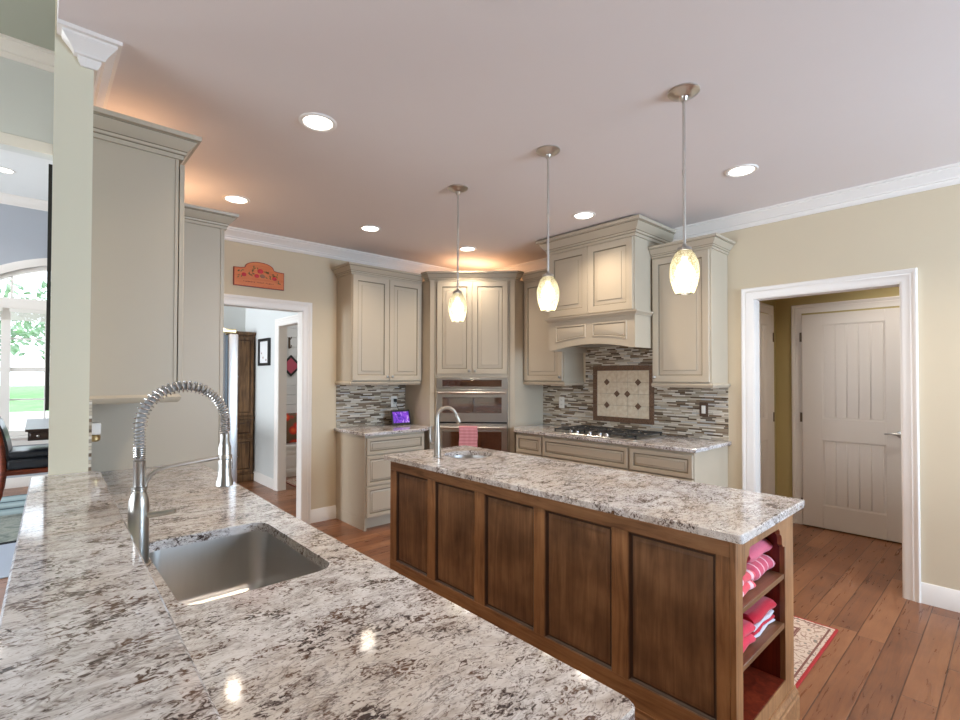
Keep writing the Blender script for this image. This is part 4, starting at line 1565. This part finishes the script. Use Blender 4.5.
def island():
    fx, bx, y0, y1 = 1.762, 2.385, 0.650, 2.818
    t = Thing('kitchen_island', 'dark-stained wooden kitchen island with five framed panels and an open end bookshelf', 'kitchen island', (2.07, 1.73, 0))
    # carcass behind the face, open bookcase at the near end
    b = MB()
    b.box(fx + 0.02, bx, y1 - 0.02, y1, 0.1, 0.883)
    b.box(bx - 0.02, bx, 0.95, y1 - 0.02, 0.1, 0.883)
    b.box(fx + 0.02, bx - 0.02, 0.95, y1 - 0.02, 0.1, 0.12)
    t.add('carcass', b, M['wood_frame'])
    # face frame
    pn = [(2.405, 2.748), (1.980, 2.330), (1.556, 1.900), (1.132, 1.490), (0.715, 1.058)]
    zt, zb = 0.820, 0.232
    b = MB()
    b.box(fx, fx + 0.02, y0 + 0.02, y1, zt, 0.883, bev=0.001)
    b.box(fx, fx + 0.02, y0 + 0.02, y1, 0.135, zb, bev=0.001)
    t.add('rail', b, M['wood_frame_h'])
    edges = [y1] + [v for p in pn for v in (p[1], p[0])] + [y0 + 0.0205]
    for i in range(0, len(edges), 2):
        a, c = edges[i + 1], edges[i]
        t.add('stile', MB().box(fx, fx + 0.02, a, c, zb, zt, bev=0.001), M['wood_frame'])
    for ya, yb in pn:
        b = MB()
        prof = [(0, 0.0), (0.004, 0.003), (0.010, 0.013), (0.016, 0.014), (0.030, 0.009), (0.033, 0.009)]
        b.rings([[(fx + d, ya + o, zb + o), (fx + d, yb - o, zb + o), (fx + d, yb - o, zt - o), (fx + d, ya + o, zt - o)] for o, d in prof], caps=(False, True), ms=[0, 1, 1, 0, 0, 0])
        t.add('panel', b, [M['wood_panel'], M['wood_dark']])
    # near end: corner stile, right post, shelves, shaped valance
    t.add('corner_stile', MB().box(fx, 1.823, y0, y0 + 0.02, 0.10, 0.883, bev=0.001), M['wood_frame'])
    t.add('post', MB().box(2.277, bx, y0, y0 + 0.02, 0.10, 0.883, bev=0.001), M['wood_frame'])
    xa, xb = 1.823, 2.277
    v = [(xa, 0.883), (xa, 0.745), (xa + 0.02, 0.748), (xa + 0.034, 0.760), (xa + 0.036, 0.785), (xa + 0.045, 0.800), (xa + 0.06, 0.806), (xa + 0.063, 0.822),
         (xa + 0.075, 0.832), (xb - 0.075, 0.832), (xb - 0.063, 0.822), (xb - 0.06, 0.806), (xb - 0.045, 0.800), (xb - 0.036, 0.785), (xb - 0.034, 0.760), (xb - 0.02, 0.748), (xb, 0.745), (xb, 0.883)]
    t.add('valance', MB().prism_y(v, y0, y0 + 0.018), M['wood_frame'])
    b = MB()
    b.box(fx + 0.0205, xa, y0 + 0.02, 0.95, 0.1, 0.883).box(xb, bx, y0 + 0.02, 0.95, 0.1, 0.883).box(xa, xb, 0.94, 0.95, 0.2, 0.883)
    t.add('bookcase_lining', b, M['wood_red'])
    for z in (0.634, 0.434, 0.205):
        t.add('shelf', MB().box(xa, xb, y0 + 0.003, 0.94, z - 0.021, z, bev=0.002), M['wood_shelf'] if z > 0.3 else M['wood_red'])
    t.add('bottom_rail', MB().box(xa, xb, y0, y0 + 0.003, 0.10, 0.205).box(xa, xb, y0 + 0.003, y0 + 0.02, 0.1, 0.184), M['wood_frame'])
    base = [(0, 0), (0.016, 0), (0.016, 0.095), (0.012, 0.102), (0.013, 0.115), (0.006, 0.128), (0.004, 0.14), (0, 0.14)]
    t.add('base_molding', MB().sweep([(fx, y1), (fx, y0), (bx, y0), (bx, y1)], base, id3), M['wood_frame_h'], ang=15)
    # cabinet fronts towards the cooktop
    n = 4
    wd = (y1 - 0.97) / n
    for k in range(n):
        ya, yb = 0.97 + k * wd + 0.004, 0.97 + (k + 1) * wd - 0.004
        b = MB().panel(ya, yb, 0.15, 0.86, -0.02)
        for vv in b.bm.verts:
            x, y, z = vv.co
            vv.co = (bx - y, x, z)
        t.add('door', b, [M['wood_panel'], M['wood_dark']])


island()
ISX, ISY, ISR = 2.17, 2.50, 0.162
circ = [(ISX + ISR * math.cos(2 * PI * k / 40), ISY + ISR * math.sin(2 * PI * k / 40)) for k in range(40)]
solo('countertop', slab_with_hole(rrect(IX0, IX1, IY0, IY1, 0.012, 4), circ, 0.884, 0.914), M['granite'],
     'long granite island countertop with a small round sink at its far end', 'countertop', (2.08, 1.73, 0.884))
circ2 = [(ISX + (ISR + 0.004) * math.cos(2 * PI * k / 40), ISY + (ISR + 0.004) * math.sin(2 * PI * k / 40)) for k in range(40)]
sink('bar_sink', 'small round stainless steel prep sink in the island top', circ2, 0.16, 0.8835, M['steel_sink'], 0.05, 0.01)


def gooseneck():
    fx, fy, z0 = 1.958, 2.565, 0.9145
    dx, dy = 0.86, -0.51
    t = Thing('bar_faucet', 'brushed nickel gooseneck faucet with side lever at the island prep sink', 'faucet', (fx, fy, z0))
    t.add('base_flange', MB().lathe([(0.027, 0), (0.027, 0.005), (0.024, 0.009)], (fx, fy, z0), 24), M['nickel_dark'])
    R = 0.062
    zt = 1.245 - R - 0.012
    pts = [Vector((fx, fy, z0 + 0.008)), Vector((fx, fy, 0.97)), Vector((fx, fy, 1.05)), Vector((fx, fy, 1.12)), Vector((fx, fy, zt))]
    rr = [0.0235, 0.0245, 0.0215, 0.016, 0.0135]
    for k in range(1, 17):
        a = PI * 0.90 * k / 16
        q = R - R * math.cos(a)
        pts.append(Vector((fx + dx * q, fy + dy * q, zt + R * math.sin(a))))
        rr.append(0.0125)
    t.add('spout', MB().tube(pts, rr, 16), M['nickel_dark'])
    tg = (pts[-1] - pts[-2]).normalized()
    e = pts[-1]
    t.add('spray_head', MB().tube([e + tg * 0.001, e + tg * 0.004, e + tg * 0.02, e + tg * 0.055, e + tg * 0.062], [0.0125, 0.0145, 0.0155, 0.0175, 0.0150], 16), M['nickel_dark'])
    hb = Vector((-0.74, 0.67, 0))
    b0 = Vector((fx, fy, 1.0))
    h = t.add('lever_handle', MB().tube([b0 + hb * 0.02, b0 + hb * 0.035, b0 + hb * 0.044 + Vector((0, 0, 0.012)), b0 + hb * 0.05 + Vector((0, 0, 0.05)), b0 + hb * 0.046 + Vector((0, 0, 0.10)), b0 + hb * 0.034 + Vector((0, 0, 0.115))],
                                         [0.011, 0.011, 0.009, 0.0065, 0.0075, 0.006], 12), M['nickel_dark'])


gooseneck()


# ------------------------------------------------------------------ towels on the island shelves
def folded(b, w, d, h, n=3, m=0, cx=0, cy=0, cz=0, rz=0.0, squash=0.0, ms=None):
    """folded cloth: n layers, rounded fold at the front (-y)"""
    ca, sa = math.cos(rz), math.sin(rz)
    lh = h / n
    for k in range(n):
        z0 = cz + k * lh
        r = lh * 0.49
        prof = []
        for i in range(9):
            a = -PI / 2 - PI * i / 8
            prof.append((-d / 2 + r + r * 1.25 * math.cos(a), z0 + lh / 2 + r * math.sin(a)))
        prof = [(d / 2, z0 + 0.001)] + [(y, z) for y, z in prof] + [(d / 2, z0 + lh - 0.001)]
        rings = []
        for fx_, sh in ((-0.5, 0.55), (-0.47, 0.9), (-0.25, 1.0), (0.0, 1.03), (0.25, 1.0), (0.47, 0.9), (0.5, 0.55)):
            zc = z0 + lh / 2
            ring = []
            for y, z in prof:
                xx = fx_ * w
                yy = y + 0.004 * math.sin(fx_ * 9 + k)
                zz = zc + (z - zc) * sh + 0.0015 * math.sin(fx_ * 7 + k * 2)
                ring.append((cx + xx * ca - yy * sa, cy + xx * sa + yy * ca, zz))
            rings.append(ring)
        b.rings(rings, m=(ms[k] if ms else m))
    return b


pk = srgb(224, 96, 118)
T_PINK = fabric('towel_pink', srgb(226, 110, 134))
T_STRIPE = fabric('towel_pink_stripe', srgb(214, 84, 110), srgb(236, 186, 194), 'x', 19, lo=0.80)
T_CORAL = fabric('towel_coral_stripe', srgb(236, 92, 104), srgb(246, 196, 202), 'x', 10, lo=0.76)
T_RED = fabric('towel_red', srgb(196, 22, 52))
T_DKRED = fabric('towel_dark_red', srgb(140, 20, 38))
T_WHITE = fabric('towel_white_hem', srgb(214, 212, 224))
solo('towel', folded(MB(), 0.23, 0.20, 0.066, 1, cx=2.158, cy=0.795, cz=0.6355), T_STRIPE, 'pink and white striped folded towel on the top island shelf, under the plain pink', 'towel', (2.145, 0.795, 0.6355), group='towels on the top island shelf')
solo('towel', folded(MB(), 0.225, 0.19, 0.066, 1, cx=2.160, cy=0.80, cz=0.7045), T_PINK, 'folded plain pink towel topmost on the top island shelf', 'towel', (2.135, 0.80, 0.7045), group='towels on the top island shelf')
solo('towel', folded(MB(), 0.17, 0.19, 0.078, 2, cx=1.932, cy=0.775, cz=0.6355), T_CORAL, 'coral towel with broad white stripes at the left front of the top island shelf', 'towel', (1.932, 0.775, 0.6355), group='towels on the top island shelf')
b = MB()
b.lathe([(0.02, 0), (0.032, 0.006), (0.036, 0.03), (0.036, 0.15), (0.03, 0.165), (0.01, 0.17)], (1.955, 0.72, 0.7545), 20, axis='y')
solo('towel', b, T_DKRED, 'dark red rolled towel lying on the coral one on the top island shelf', 'towel', (1.955, 0.72, 0.7545), group='towels on the top island shelf')
t = Thing('towel', 'stack-folded bright red towel with pale hems on the middle island shelf', 'towel', (2.14, 0.79, 0.4355), group='towels on the middle island shelf')
t.add('folded_cloth', folded(MB(), 0.235, 0.21, 0.048, 1, cx=2.14, cy=0.79, cz=0.4355 + 0.048, squash=0), T_RED)
t.add('hem', folded(MB(), 0.235, 0.207, 0.048, 3, cx=2.14, cy=0.79, cz=0.4355, ms=[0, 1, 0]), [T_WHITE, T_RED], label='pale lilac hem')
solo('towel', folded(MB(), 0.17, 0.19, 0.085, 2, cx=1.925, cy=0.775, cz=0.4355), fabric('towel_rose', srgb(222, 58, 84)), 'rose red folded towel at the left front of the middle island shelf', 'towel', (1.925, 0.775, 0.4355), group='towels on the middle island shelf')


# ------------------------------------------------------------------ rugs
def rug_mat(name, cx, cy, hw, hl, field, border, ink, edge):
    t = NT(name)
    p = t.pos()
    x, y, z = t.sep(p)
    dx = t.math('SUBTRACT', hw, t.math('ABSOLUTE', t.math('SUBTRACT', x, cx)))
    dy = t.math('SUBTRACT', hl, t.math('ABSOLUTE', t.math('SUBTRACT', y, cy)))
    d = t.math('MINIMUM', dx, dy)
    w1 = t.noise(p, 30, 4, 0.6, 1.2)
    v2 = t.n('ShaderNodeTexVoronoi', feature='SMOOTH_F1')
    t.link(p, v2.inputs['Vector'])
    v2.inputs['Scale'].default_value = 27
    ringv = t.math('FRACT', t.math('MULTIPLY', v2.outputs['Distance'], 3.2))
    mot = t.ramp(t.math('ADD', ringv, t.math('MULTIPLY', t.math('SUBTRACT', w1, 0.5), 1.2)), [(0.40, (0, 0, 0)), (0.48, (1, 1, 1)), (0.62, (1, 1, 1)), (0.70, (0, 0, 0))])
    flo = t.ramp(v2.outputs['Distance'], [(0.13, (1, 1, 1)), (0.20, (0, 0, 0))])
    c1 = t.mix(t.math('MULTIPLY', mot, 0.85), field, ink)
    c1 = t.mix(t.math('MULTIPLY', flo, 0.7), c1, edge)
    c2 = t.mix(t.math('MULTIPLY', mot, 0.7), border, ink)
    c2 = t.mix(t.math('MULTIPLY', flo, 0.8), c2, (0.12, 0.15, 0.14))
    inb = t.ramp(d, [(0.158, (0, 0, 0)), (0.162, (1, 1, 1))])
    c = t.mix(inb, c2, c1)
    for a, w in ((0.16, 0.006), (0.15, 0.003), (0.035, 0.005)):
        ln = t.math('LESS_THAN', t.math('ABSOLUTE', t.math('SUBTRACT', d, a)), w)
        c = t.mix(ln, c, ink)
    c = t.mix(t.math('LESS_THAN', d, 0.014), c, edge)
    n = t.noise(p, 120, 2)
    c = t.mix(t.math('MULTIPLY', n, 0.25), c, srgb(120, 100, 90))
    t.color(c).set(rough=0.95, spec=0.1)
    t.bump(n, 0.4, 0.003)
    return t.m


def rug(cx, cy, hw, hl, mt, label):
    b = MB().prism(rrect(cx - hw, cx + hw, cy - hl, cy + hl, 0.01, 3), 0.0008, 0.009, bev=0.003)
    return solo('rug', b, mt, label, 'rug', (cx, cy, 0.0))


rug(3.0, 1.55, 0.39, 0.85, rug_mat('rug_persian', 3.0, 1.55, 0.39, 0.85, srgb(204, 176, 164), srgb(212, 190, 172), srgb(124, 82, 74), srgb(168, 44, 48)), 'cream and red patterned runner rug between the island and the cooktop')
rug(2.95, 6.45, 0.42, 0.42, rug_mat('rug_mud', 2.95, 6.45, 0.42, 0.42, srgb(190, 170, 150), srgb(200, 180, 160), srgb(150, 60, 50), srgb(160, 90, 80)), 'small red and beige rug on the floor in front of the mudroom bench')


# ================================================================== SIGN ON THE BACK WALL
def sign():
    x0, x1, z0, zs, zt = 1.300, 1.742, 2.248, 2.424, 2.482
    cx = (x0 + x1) / 2
    t = Thing('wall_sign', 'orange arched wooden sign with painted red apples above the left doorway', 'sign', (cx, YA - 0.002, z0))
    out = [(x0, z0), (x1, z0), (x1, zs - 0.012), (x1 - 0.06, zs - 0.010), (x1 - 0.09, zs - 0.004)]
    n = 12
    for k in range(n + 1):
        a = PI * k / n
        out.append((cx + 0.125 * math.cos(a), zs + 0.004 + (zt - zs - 0.004) * math.sin(a)))
    out += [(x0 + 0.09, zs - 0.004), (x0 + 0.06, zs - 0.010), (x0, zs - 0.012)]
    y = YA - 0.002
    t.add('board', MB().prism_y(out, y - 0.016, y), plain('sign_edge', srgb(150, 48, 24), 0.5))
    t.add('painted_face', MB().prism_y(inset(out, 0.006), y - 0.0175, y - 0.016), wood('sign_face', [(0.3, srgb(206, 106, 50)), (0.7, srgb(226, 134, 74))], 'x'))
    yf = y - 0.0178
    red, grn, ink = plain('apple_red', srgb(204, 36, 48), 0.5), plain('leaf_green', srgb(104, 98, 40), 0.6), plain('sign_ink', srgb(150, 62, 30), 0.6)
    for ax, az, r in ((x0 + 0.085, 2.352, 0.021), (x0 + 0.195, 2.352, 0.021), (cx + 0.005, 2.398, 0.026), (x1 - 0.09, 2.346, 0.021)):
        ap = t.add('apple', MB().ellipsoid((ax, yf, az), (r, 0.003, r * 0.85), 14, 8), red)
    t.add('basket', MB().ellipsoid((cx + 0.024, yf, 2.356), (0.024, 0.003, 0.018), 14, 8), plain('basket', srgb(160, 110, 84), 0.6))
    rnd = random.Random(4)
    b = MB()
    for lx, lz, c in ((x0 + 0.06, 2.385, 5), (x0 + 0.15, 2.362, 6), (x0 + 0.16, 2.40, 4), (cx + 0.06, 2.40, 6), (cx - 0.04, 2.43, 4), (x1 - 0.15, 2.352, 5), (x1 - 0.085, 2.378, 5), (x1 - 0.05, 2.375, 3), (x0 + 0.04, 2.335, 3), (x1 - 0.04, 2.315, 3)):
        for k in range(c):
            a = rnd.uniform(0, PI)
            px, pz = lx + rnd.uniform(-0.025, 0.025), lz + rnd.uniform(-0.012, 0.012)
            dx, dz = 0.012 * math.cos(a), 0.012 * math.sin(a)
            b.prism_y([(px - dx, pz - dz), (px + dz * 0.4, pz - dx * 0.4), (px + dx, pz + dz), (px - dz * 0.4, pz + dx * 0.4)], yf - 0.0012, yf + 0.001)
    lv = t.add('leaves', b, grn)
    b = MB()
    x = x0 + 0.08
    for wl in (8, 5, 6):
        for k in range(wl):
            h = rnd.choice((0.009, 0.009, 0.013))
            b.box(x, x + 0.0025, yf - 0.0008, yf + 0.001, 2.288, 2.288 + h)
            b.box(x, x + 0.008, yf - 0.0008, yf + 0.001, 2.288 + rnd.choice((0, 0.0065)), 2.2905 + rnd.choice((0, 0.0065)))
            x += 0.0128
        x += 0.015
    t.add('lettering', b, ink)


sign()

# ================================================================== BEYOND THE LEFT DOORWAY
def armoire():
    x0, x1, y0, y1 = 1.735, 2.279, 7.12, 7.59
    t = Thing('armoire', 'tall rustic brown wooden armoire seen through the left doorway', 'wardrobe', ((x0 + x1) / 2, 7.34, 0))
    m = M['wood_rustic']
    t.add('body', MB().box(x0 + 0.02, x1 - 0.02, y0 + 0.02, y1, 0.10, 2.0, bev=0.004), m)
    t.add('cornice', MB().box(x0, x1, y0 - 0.01, y1, 2.0, 2.05, bev=0.012), m)
    t.add('plinth', MB().box(x0 + 0.01, x1 - 0.01, y0 + 0.01, y1, 0.0, 0.10, bev=0.004), m)
    xm = (x0 + x1) / 2
    for xa, xb in ((x0 + 0.03, xm - 0.002), (xm + 0.002, x1 - 0.03)):
        for za, zb in ((0.13, 0.58), (0.62, 0.84), (0.90, 1.97)):
            d = t.add('door' if zb - za > 0.3 else 'drawer', MB().panel(xa, xb, za, zb, y0, t=0.02, stile=0.04, groove=0.006, bevel=0.01), [m, M['wood_dark']])
            knob(t, d, xb - 0.025 if xa < xm - 0.1 else xa + 0.025, (za + zb) / 2, y0)
            kn = d.children[-1]
    t.add('waist_molding', MB().box(x0 + 0.012, x1 - 0.012, y0 + 0.002, y0 + 0.03, 0.85, 0.885, bev=0.006), m)


armoire()


def wall_picture():
    y0, y1, z0, z1 = 6.55, 6.955, 1.58, 1.94
    t = Thing('framed_print', 'square white print in a black frame on the passage wall beside the armoire', 'picture', (XP, (y0 + y1) / 2, z0))
    x = XP - 0.002
    t.add('frame', MB().sweep([(y1, z0), (y1, z1), (y0, z1), (y0, z0)], [(0, 0), (0, 0.03), (-0.035, 0.03), (-0.035, 0)], lambda u, z, h: (x - h, u, z), closed=True), M['black'])
    s = NT('print_pattern')
    v = s.n('ShaderNodeTexVoronoi')
    s.link(s.mapping(s.pos(), scale=(1, 1, 1)), v.inputs['Vector'])
    v.inputs['Scale'].default_value = 12
    s.color(s.ramp(v.outputs['Distance'], [(0.18, srgb(150, 90, 90)), (0.24, srgb(236, 236, 236))])).set(rough=0.4)
    t.add('print', MB().box(x - 0.012, x - 0.001, y0 + 0.036, y1 - 0.036, z0 + 0.036, z1 - 0.036), s.m)


wall_picture()


def bench():
    x0, x1, y0, y1 = 2.45, 3.9, 7.02, 7.435
    t = Thing('mudroom_bench', 'white built-in bench against the shiplap wall in the mudroom', 'bench', ((x0 + x1) / 2, 7.2, 0))
    t.add('base', MB().box(x0 + 0.02, x1 - 0.02, y0 + 0.02, y1, 0.0, 0.41, bev=0.002), M['trim'])
    t.add('seat', MB().box(x0, x1, y0, y1, 0.41, 0.45, bev=0.006), M['trim'])
    for k in range(3):
        xa = x0 + 0.05 + k * 0.46
        t.add('front_panel', MB().panel(xa, xa + 0.43, 0.06, 0.38, y0, stile=0.05), [M['trim'], M['trim']])


bench()


def pillow(cx, cy, cz, w, h, th, mt, label, tilt=0.25):
    b = MB()
    n = 14
    for sgn in (1, -1):
        def fn(u, v):
            x, z = (u - 0.5) * 2, (v - 0.5) * 2
            e = max(0.0, (1 - abs(x) ** 2.6)) ** 0.5 * max(0.0, (1 - abs(z) ** 2.6)) ** 0.5
            y = sgn * th * 0.5 * e
            pinch = 1 - 0.06 * (1 - abs(z)) if abs(x) > 0.99 else 1
            X, Z = x * w / 2 * (1 - 0.05 * (1 - z * z)), z * h / 2 * (1 - 0.05 * (1 - x * x))
            return (cx + X, cy + y * math.cos(tilt) + Z * math.sin(tilt), cz + h / 2 + Z * math.cos(tilt) - y * math.sin(tilt))
        b.quadgrid(fn, n, n)
    return solo('cushion', b, mt, label, 'cushion', (cx, cy, cz), ang=80)


fl = NT('cushion_floral')
vv = fl.n('ShaderNodeTexVoronoi')
fl.link(fl.pos(), vv.inputs['Vector'])
vv.inputs['Scale'].default_value = 8.5
fl.color(fl.ramp(vv.outputs['Distance'], [(0.12, srgb(240, 214, 150)), (0.2, srgb(236, 104, 52)), (0.45, srgb(204, 50, 36)), (0.62, srgb(110, 84, 60))])).set(rough=0.9)
pillow(2.84, 7.22, 0.452, 0.5, 0.46, 0.16, fl.m, 'red and orange flowered cushion on the mudroom bench')


def diamond_sign():
    cx, cz, r = 2.885, 1.60, 0.165
    t = Thing('diamond_sign', 'pink diamond-shaped sign with black border on the shiplap wall', 'sign', (cx, 7.438, cz))
    y = 7.438
    sq = [(cx - r, cz), (cx, cz - r), (cx + r, cz), (cx, cz + r)]
    t.add('border', MB().sweep(sq[::-1] if False else [(cx + r, cz), (cx, cz + r), (cx - r, cz), (cx, cz - r)], [(0, 0), (0, 0.015), (-0.03, 0.015), (-0.03, 0)], lambda u, z, h: (u, y - h, z), closed=True), M['black'])
    t.add('face', MB().prism_y(inset(sq, 0.028), y - 0.01, y - 0.001), plain('sign_pink', srgb(190, 84, 104), 0.5))
    t2 = Thing('coat_hook', 'dark double coat hook above the diamond sign on the shiplap wall', 'hook', (2.86, 7.438, 1.95))
    t2.add('back_plate', MB().box(2.845, 2.875, 7.428, 7.438, 1.86, 2.03, bev=0.004), M['bronze'])
    t2.add('hook_arm', MB().tube([(2.86, 7.428, 2.0), (2.86, 7.38, 2.0), (2.86, 7.35, 2.03)], 0.007, 8), M['bronze'])
    t2.add('hook_arm', MB().tube([(2.86, 7.428, 1.89), (2.86, 7.37, 1.87), (2.86, 7.355, 1.91)], 0.007, 8), M['bronze'])


diamond_sign()


# ================================================================== FAR ROOM AT LEFT
def armchair():
    t = Thing('armchair', 'black leather chair with cherry wood frame by the far window at left', 'chair', (0.0, 7.15, 0.0095), 0, world=False)
    w = M['wood_cherry']
    lt = M['leather']
    # faces +x; back at -x
    for sy in (-1, 1):
        t.add('leg', MB().box(0.20, 0.245, sy * 0.25 - 0.022, sy * 0.25 + 0.022, 0, 0.414, bev=0.004), w)
        pts = [(-0.30, sy * 0.25, 0.010), (-0.24, sy * 0.25, 0.22), (-0.215, sy * 0.25, 0.45), (-0.225, sy * 0.25, 0.70), (-0.28, sy * 0.25, 0.99)]
        t.add('back_leg', MB().tube(pts, [0.02, 0.024, 0.026, 0.024, 0.02], 10), w)
    t.add('seat_frame', MB().box(-0.22, 0.25, -0.27, 0.27, 0.415, 0.465, bev=0.008), w)
    c = t.add('seat_cushion', MB().box(-0.20, 0.26, -0.265, 0.265, 0.466, 0.575, bev=0.035, seg=4), lt)
    t.add('cushion_top', MB().box(-0.185, 0.245, -0.25, 0.25, 0.5755, 0.655, bev=0.034, seg=4), lt, c)
    t.add('back_cushion', MB().rings([[(-0.20 + 0.0 - 0.09 * f * f + dx, y, 0.52 + 0.46 * f) for dx, y in ((0.03, -0.22), (0.055, 0), (0.03, 0.22), (-0.03, 0.22), (-0.035, 0), (-0.03, -0.22))] for f in (0, 0.25, 0.5, 0.75, 1)]), lt)
    t.add('top_rail', MB().box(-0.32, -0.27, -0.26, 0.26, 0.975, 1.03, bev=0.012), w)


armchair()


def desk():
    x0, x1, y0, y1 = -0.04, 1.25, 6.45, 8.02
    t = Thing('dining_table', 'tall dark brown table with a shallow drawer, the black chair pushed up to it', 'table', ((x0 + x1) / 2, 7.2, 0))
    w = M['wood_espresso']
    t.add('tabletop', MB().box(x0 - 0.015, x1 + 0.015, y0 - 0.015, y1, 0.895, 0.92, bev=0.004), w)
    t.add('apron', MB().box(x0 + 0.005, x1, y0 + 0.03, y1 - 0.01, 0.805, 0.8945, bev=0.002), w)
    for k in range(2):
        xa = x0 + 0.02 + k * 0.62
        d = t.add('drawer', MB().box(xa, xa + 0.58, y0 + 0.012, y0 + 0.03, 0.812, 0.888, bev=0.003), w)
        for kx in (0.06, 0.42):
            t.add('knob', MB().ellipsoid((xa + kx, y0 + 0.004, 0.85), (0.012, 0.010, 0.012), 12, 8), M['nickel_light'], d)
    for xx in (0.45, 1.15):
        for yy in (y0 + 0.06, y1 - 0.1):
            t.add('leg', MB().box(xx, xx + 0.06, yy, yy + 0.06, 0.0095, 0.805, bev=0.003), w)


desk()


def room_rug():
    s = NT('rug_living')
    p = s.pos()
    x, y, z = s.sep(p)
    st = s.math('FRACT', s.math('MULTIPLY', y, 2.6))
    c1 = s.ramp(st, [(0.0, srgb(64, 78, 84)), (0.12, srgb(64, 78, 84)), (0.16, srgb(150, 170, 172)), (0.6, srgb(176, 192, 192)), (0.96, srgb(140, 160, 164))])
    n = s.noise(p, 9, 5, 0.7, 0.8)
    c2 = s.ramp(n, [(0.35, srgb(104, 116, 112)), (0.55, srgb(160, 164, 156)), (0.7, srgb(126, 130, 120))])
    far = s.math('GREATER_THAN', y, 7.0)
    c = s.mix(far, c2, c1)
    c = s.mix(s.math('LESS_THAN', y, 5.88), c, srgb(30, 34, 38))
    c = s.mix(s.math('LESS_THAN', y, 5.80), c, srgb(176, 184, 200))  # near end painted pale blue-grey for window light reflected off the floor
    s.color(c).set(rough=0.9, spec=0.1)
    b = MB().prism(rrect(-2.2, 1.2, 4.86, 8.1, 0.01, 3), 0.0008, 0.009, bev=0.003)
    solo('rug', b, s.m, 'large grey rug with teal stripes in the far room, near end painted as floor sheen', 'rug', (-0.5, 7.0, 0))


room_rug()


def panel_picture():
    y0, y1, z0, z1 = 3.05, 3.95, 1.275, 2.43
    x0 = X0 + (0.042 / (YA - YC)) * ((y0 + y1) / 2 - YC) - 0.001
    t = Thing('hanging_picture', 'dark framed picture on the living room side of the column wall, seen edge-on', 'picture', (x0, (y0 + y1) / 2, z0), -math.atan(0.042 / (YA - YC)), world=False)
    h, hw = z1 - z0, (y1 - y0) / 2
    t.add('frame', MB().sweep([(hw, 0), (hw, h), (-hw, h), (-hw, 0)], [(0, 0), (0, 0.014), (-0.06, 0.014), (-0.06, 0)], lambda u, z, d: (-d, u, z), closed=True), M['black'])
    t.add('canvas', MB().box(-0.008, 0, -hw + 0.06, hw - 0.06, 0.06, h - 0.06), plain('canvas', srgb(90, 110, 120), 0.6, var=0.4))


panel_picture()


def raised_blind(xa, xb):
    t = Thing('window_blind', 'white blind drawn up at the %s half of the far arched window' % ('left' if xa < 0 else 'right'), 'blind', ((xa + xb) / 2, YF - 0.03, 2.16), group='raised blinds of the far window')
    t.add('head_rail', MB().box(xa, xb, YF - 0.055, YF - 0.014, 2.25, 2.298, bev=0.004), M['white_plastic'])
    b = MB()
    for k in range(7):
        b.box(xa + 0.01, xb - 0.01, YF - 0.055, YF - 0.014, 2.15 + k * 0.0142, 2.159 + k * 0.0142, bev=0.002)
    t.add('slat_stack', b, M['white_plastic'])


raised_blind(-0.68, -0.30)
raised_blind(-0.235, 0.46)

# ================================================================== OUTDOORS
gm = NT('lawn_green')
gm.color(gm.ramp(gm.noise(gm.pos(), 1.2, 5), [(0.35, srgb(96, 150, 84)), (0.65, srgb(140, 190, 120))])).set(rough=0.9)
structure('ground', MB().box(-60, 60, 9.2, 140, -0.7, -0.6), gm.m)
structure('driveway', MB().box(-40, 40, 9.3, 38.0, -0.599, -0.59), plain('concrete', srgb(206, 200, 192), 0.9))


def tree(x, y, h, r, seed, label):
    rnd = random.Random(seed)
    t = Thing('garden_tree', label, 'tree', (x, y, -0.6), world=False, group='trees outside the far window')
    t.add('trunk', MB().tube([(0, 0, 0), (0.1, 0, h * 0.25), (0.0, 0.1, h * 0.55), (0.1, 0, h * 0.8)], [0.28, 0.22, 0.15, 0.06], 10), plain('bark_%d' % seed, srgb(92, 80, 70), 0.9))
    lm = NT('foliage_%d' % seed)
    lm.color(lm.ramp(lm.noise(lm.pos(), 2.5, 4), [(0.35, srgb(120, 146, 118)), (0.65, srgb(170, 190, 160))])).set(rough=0.8)
    b = MB()
    for k in range(900):
        a, e = rnd.uniform(0, 2 * PI), rnd.uniform(-1, 1)
        rad = r * rnd.uniform(0.55, 1.0)
        c = Vector((rad * math.cos(a) * math.sqrt(1 - e * e), rad * math.sin(a) * math.sqrt(1 - e * e), h * 0.6 + e * h * 0.4 * rad / r))
        s = rnd.uniform(0.3, 0.6)
        u = Vector((rnd.uniform(-1, 1), rnd.uniform(-1, 1), rnd.uniform(-1, 1))).normalized()
        w = u.orthogonal().normalized()
        b.rings([[tuple(c + u * s), tuple(c + w * s * 0.5), tuple(c - u * s), tuple(c - w * s * 0.5)]], caps=(False, True))
    t.add('foliage', b, lm.m)


tree(-5.5, 68, 13, 6.5, 1, 'green tree on the lawn outside, left pane of the far window')
tree(5.0, 76, 14, 7.0, 2, 'green tree on the lawn outside, right pane of the far window')
tree(-17.0, 80, 14, 7.0, 3, 'green tree at the far left edge of the lawn outside')
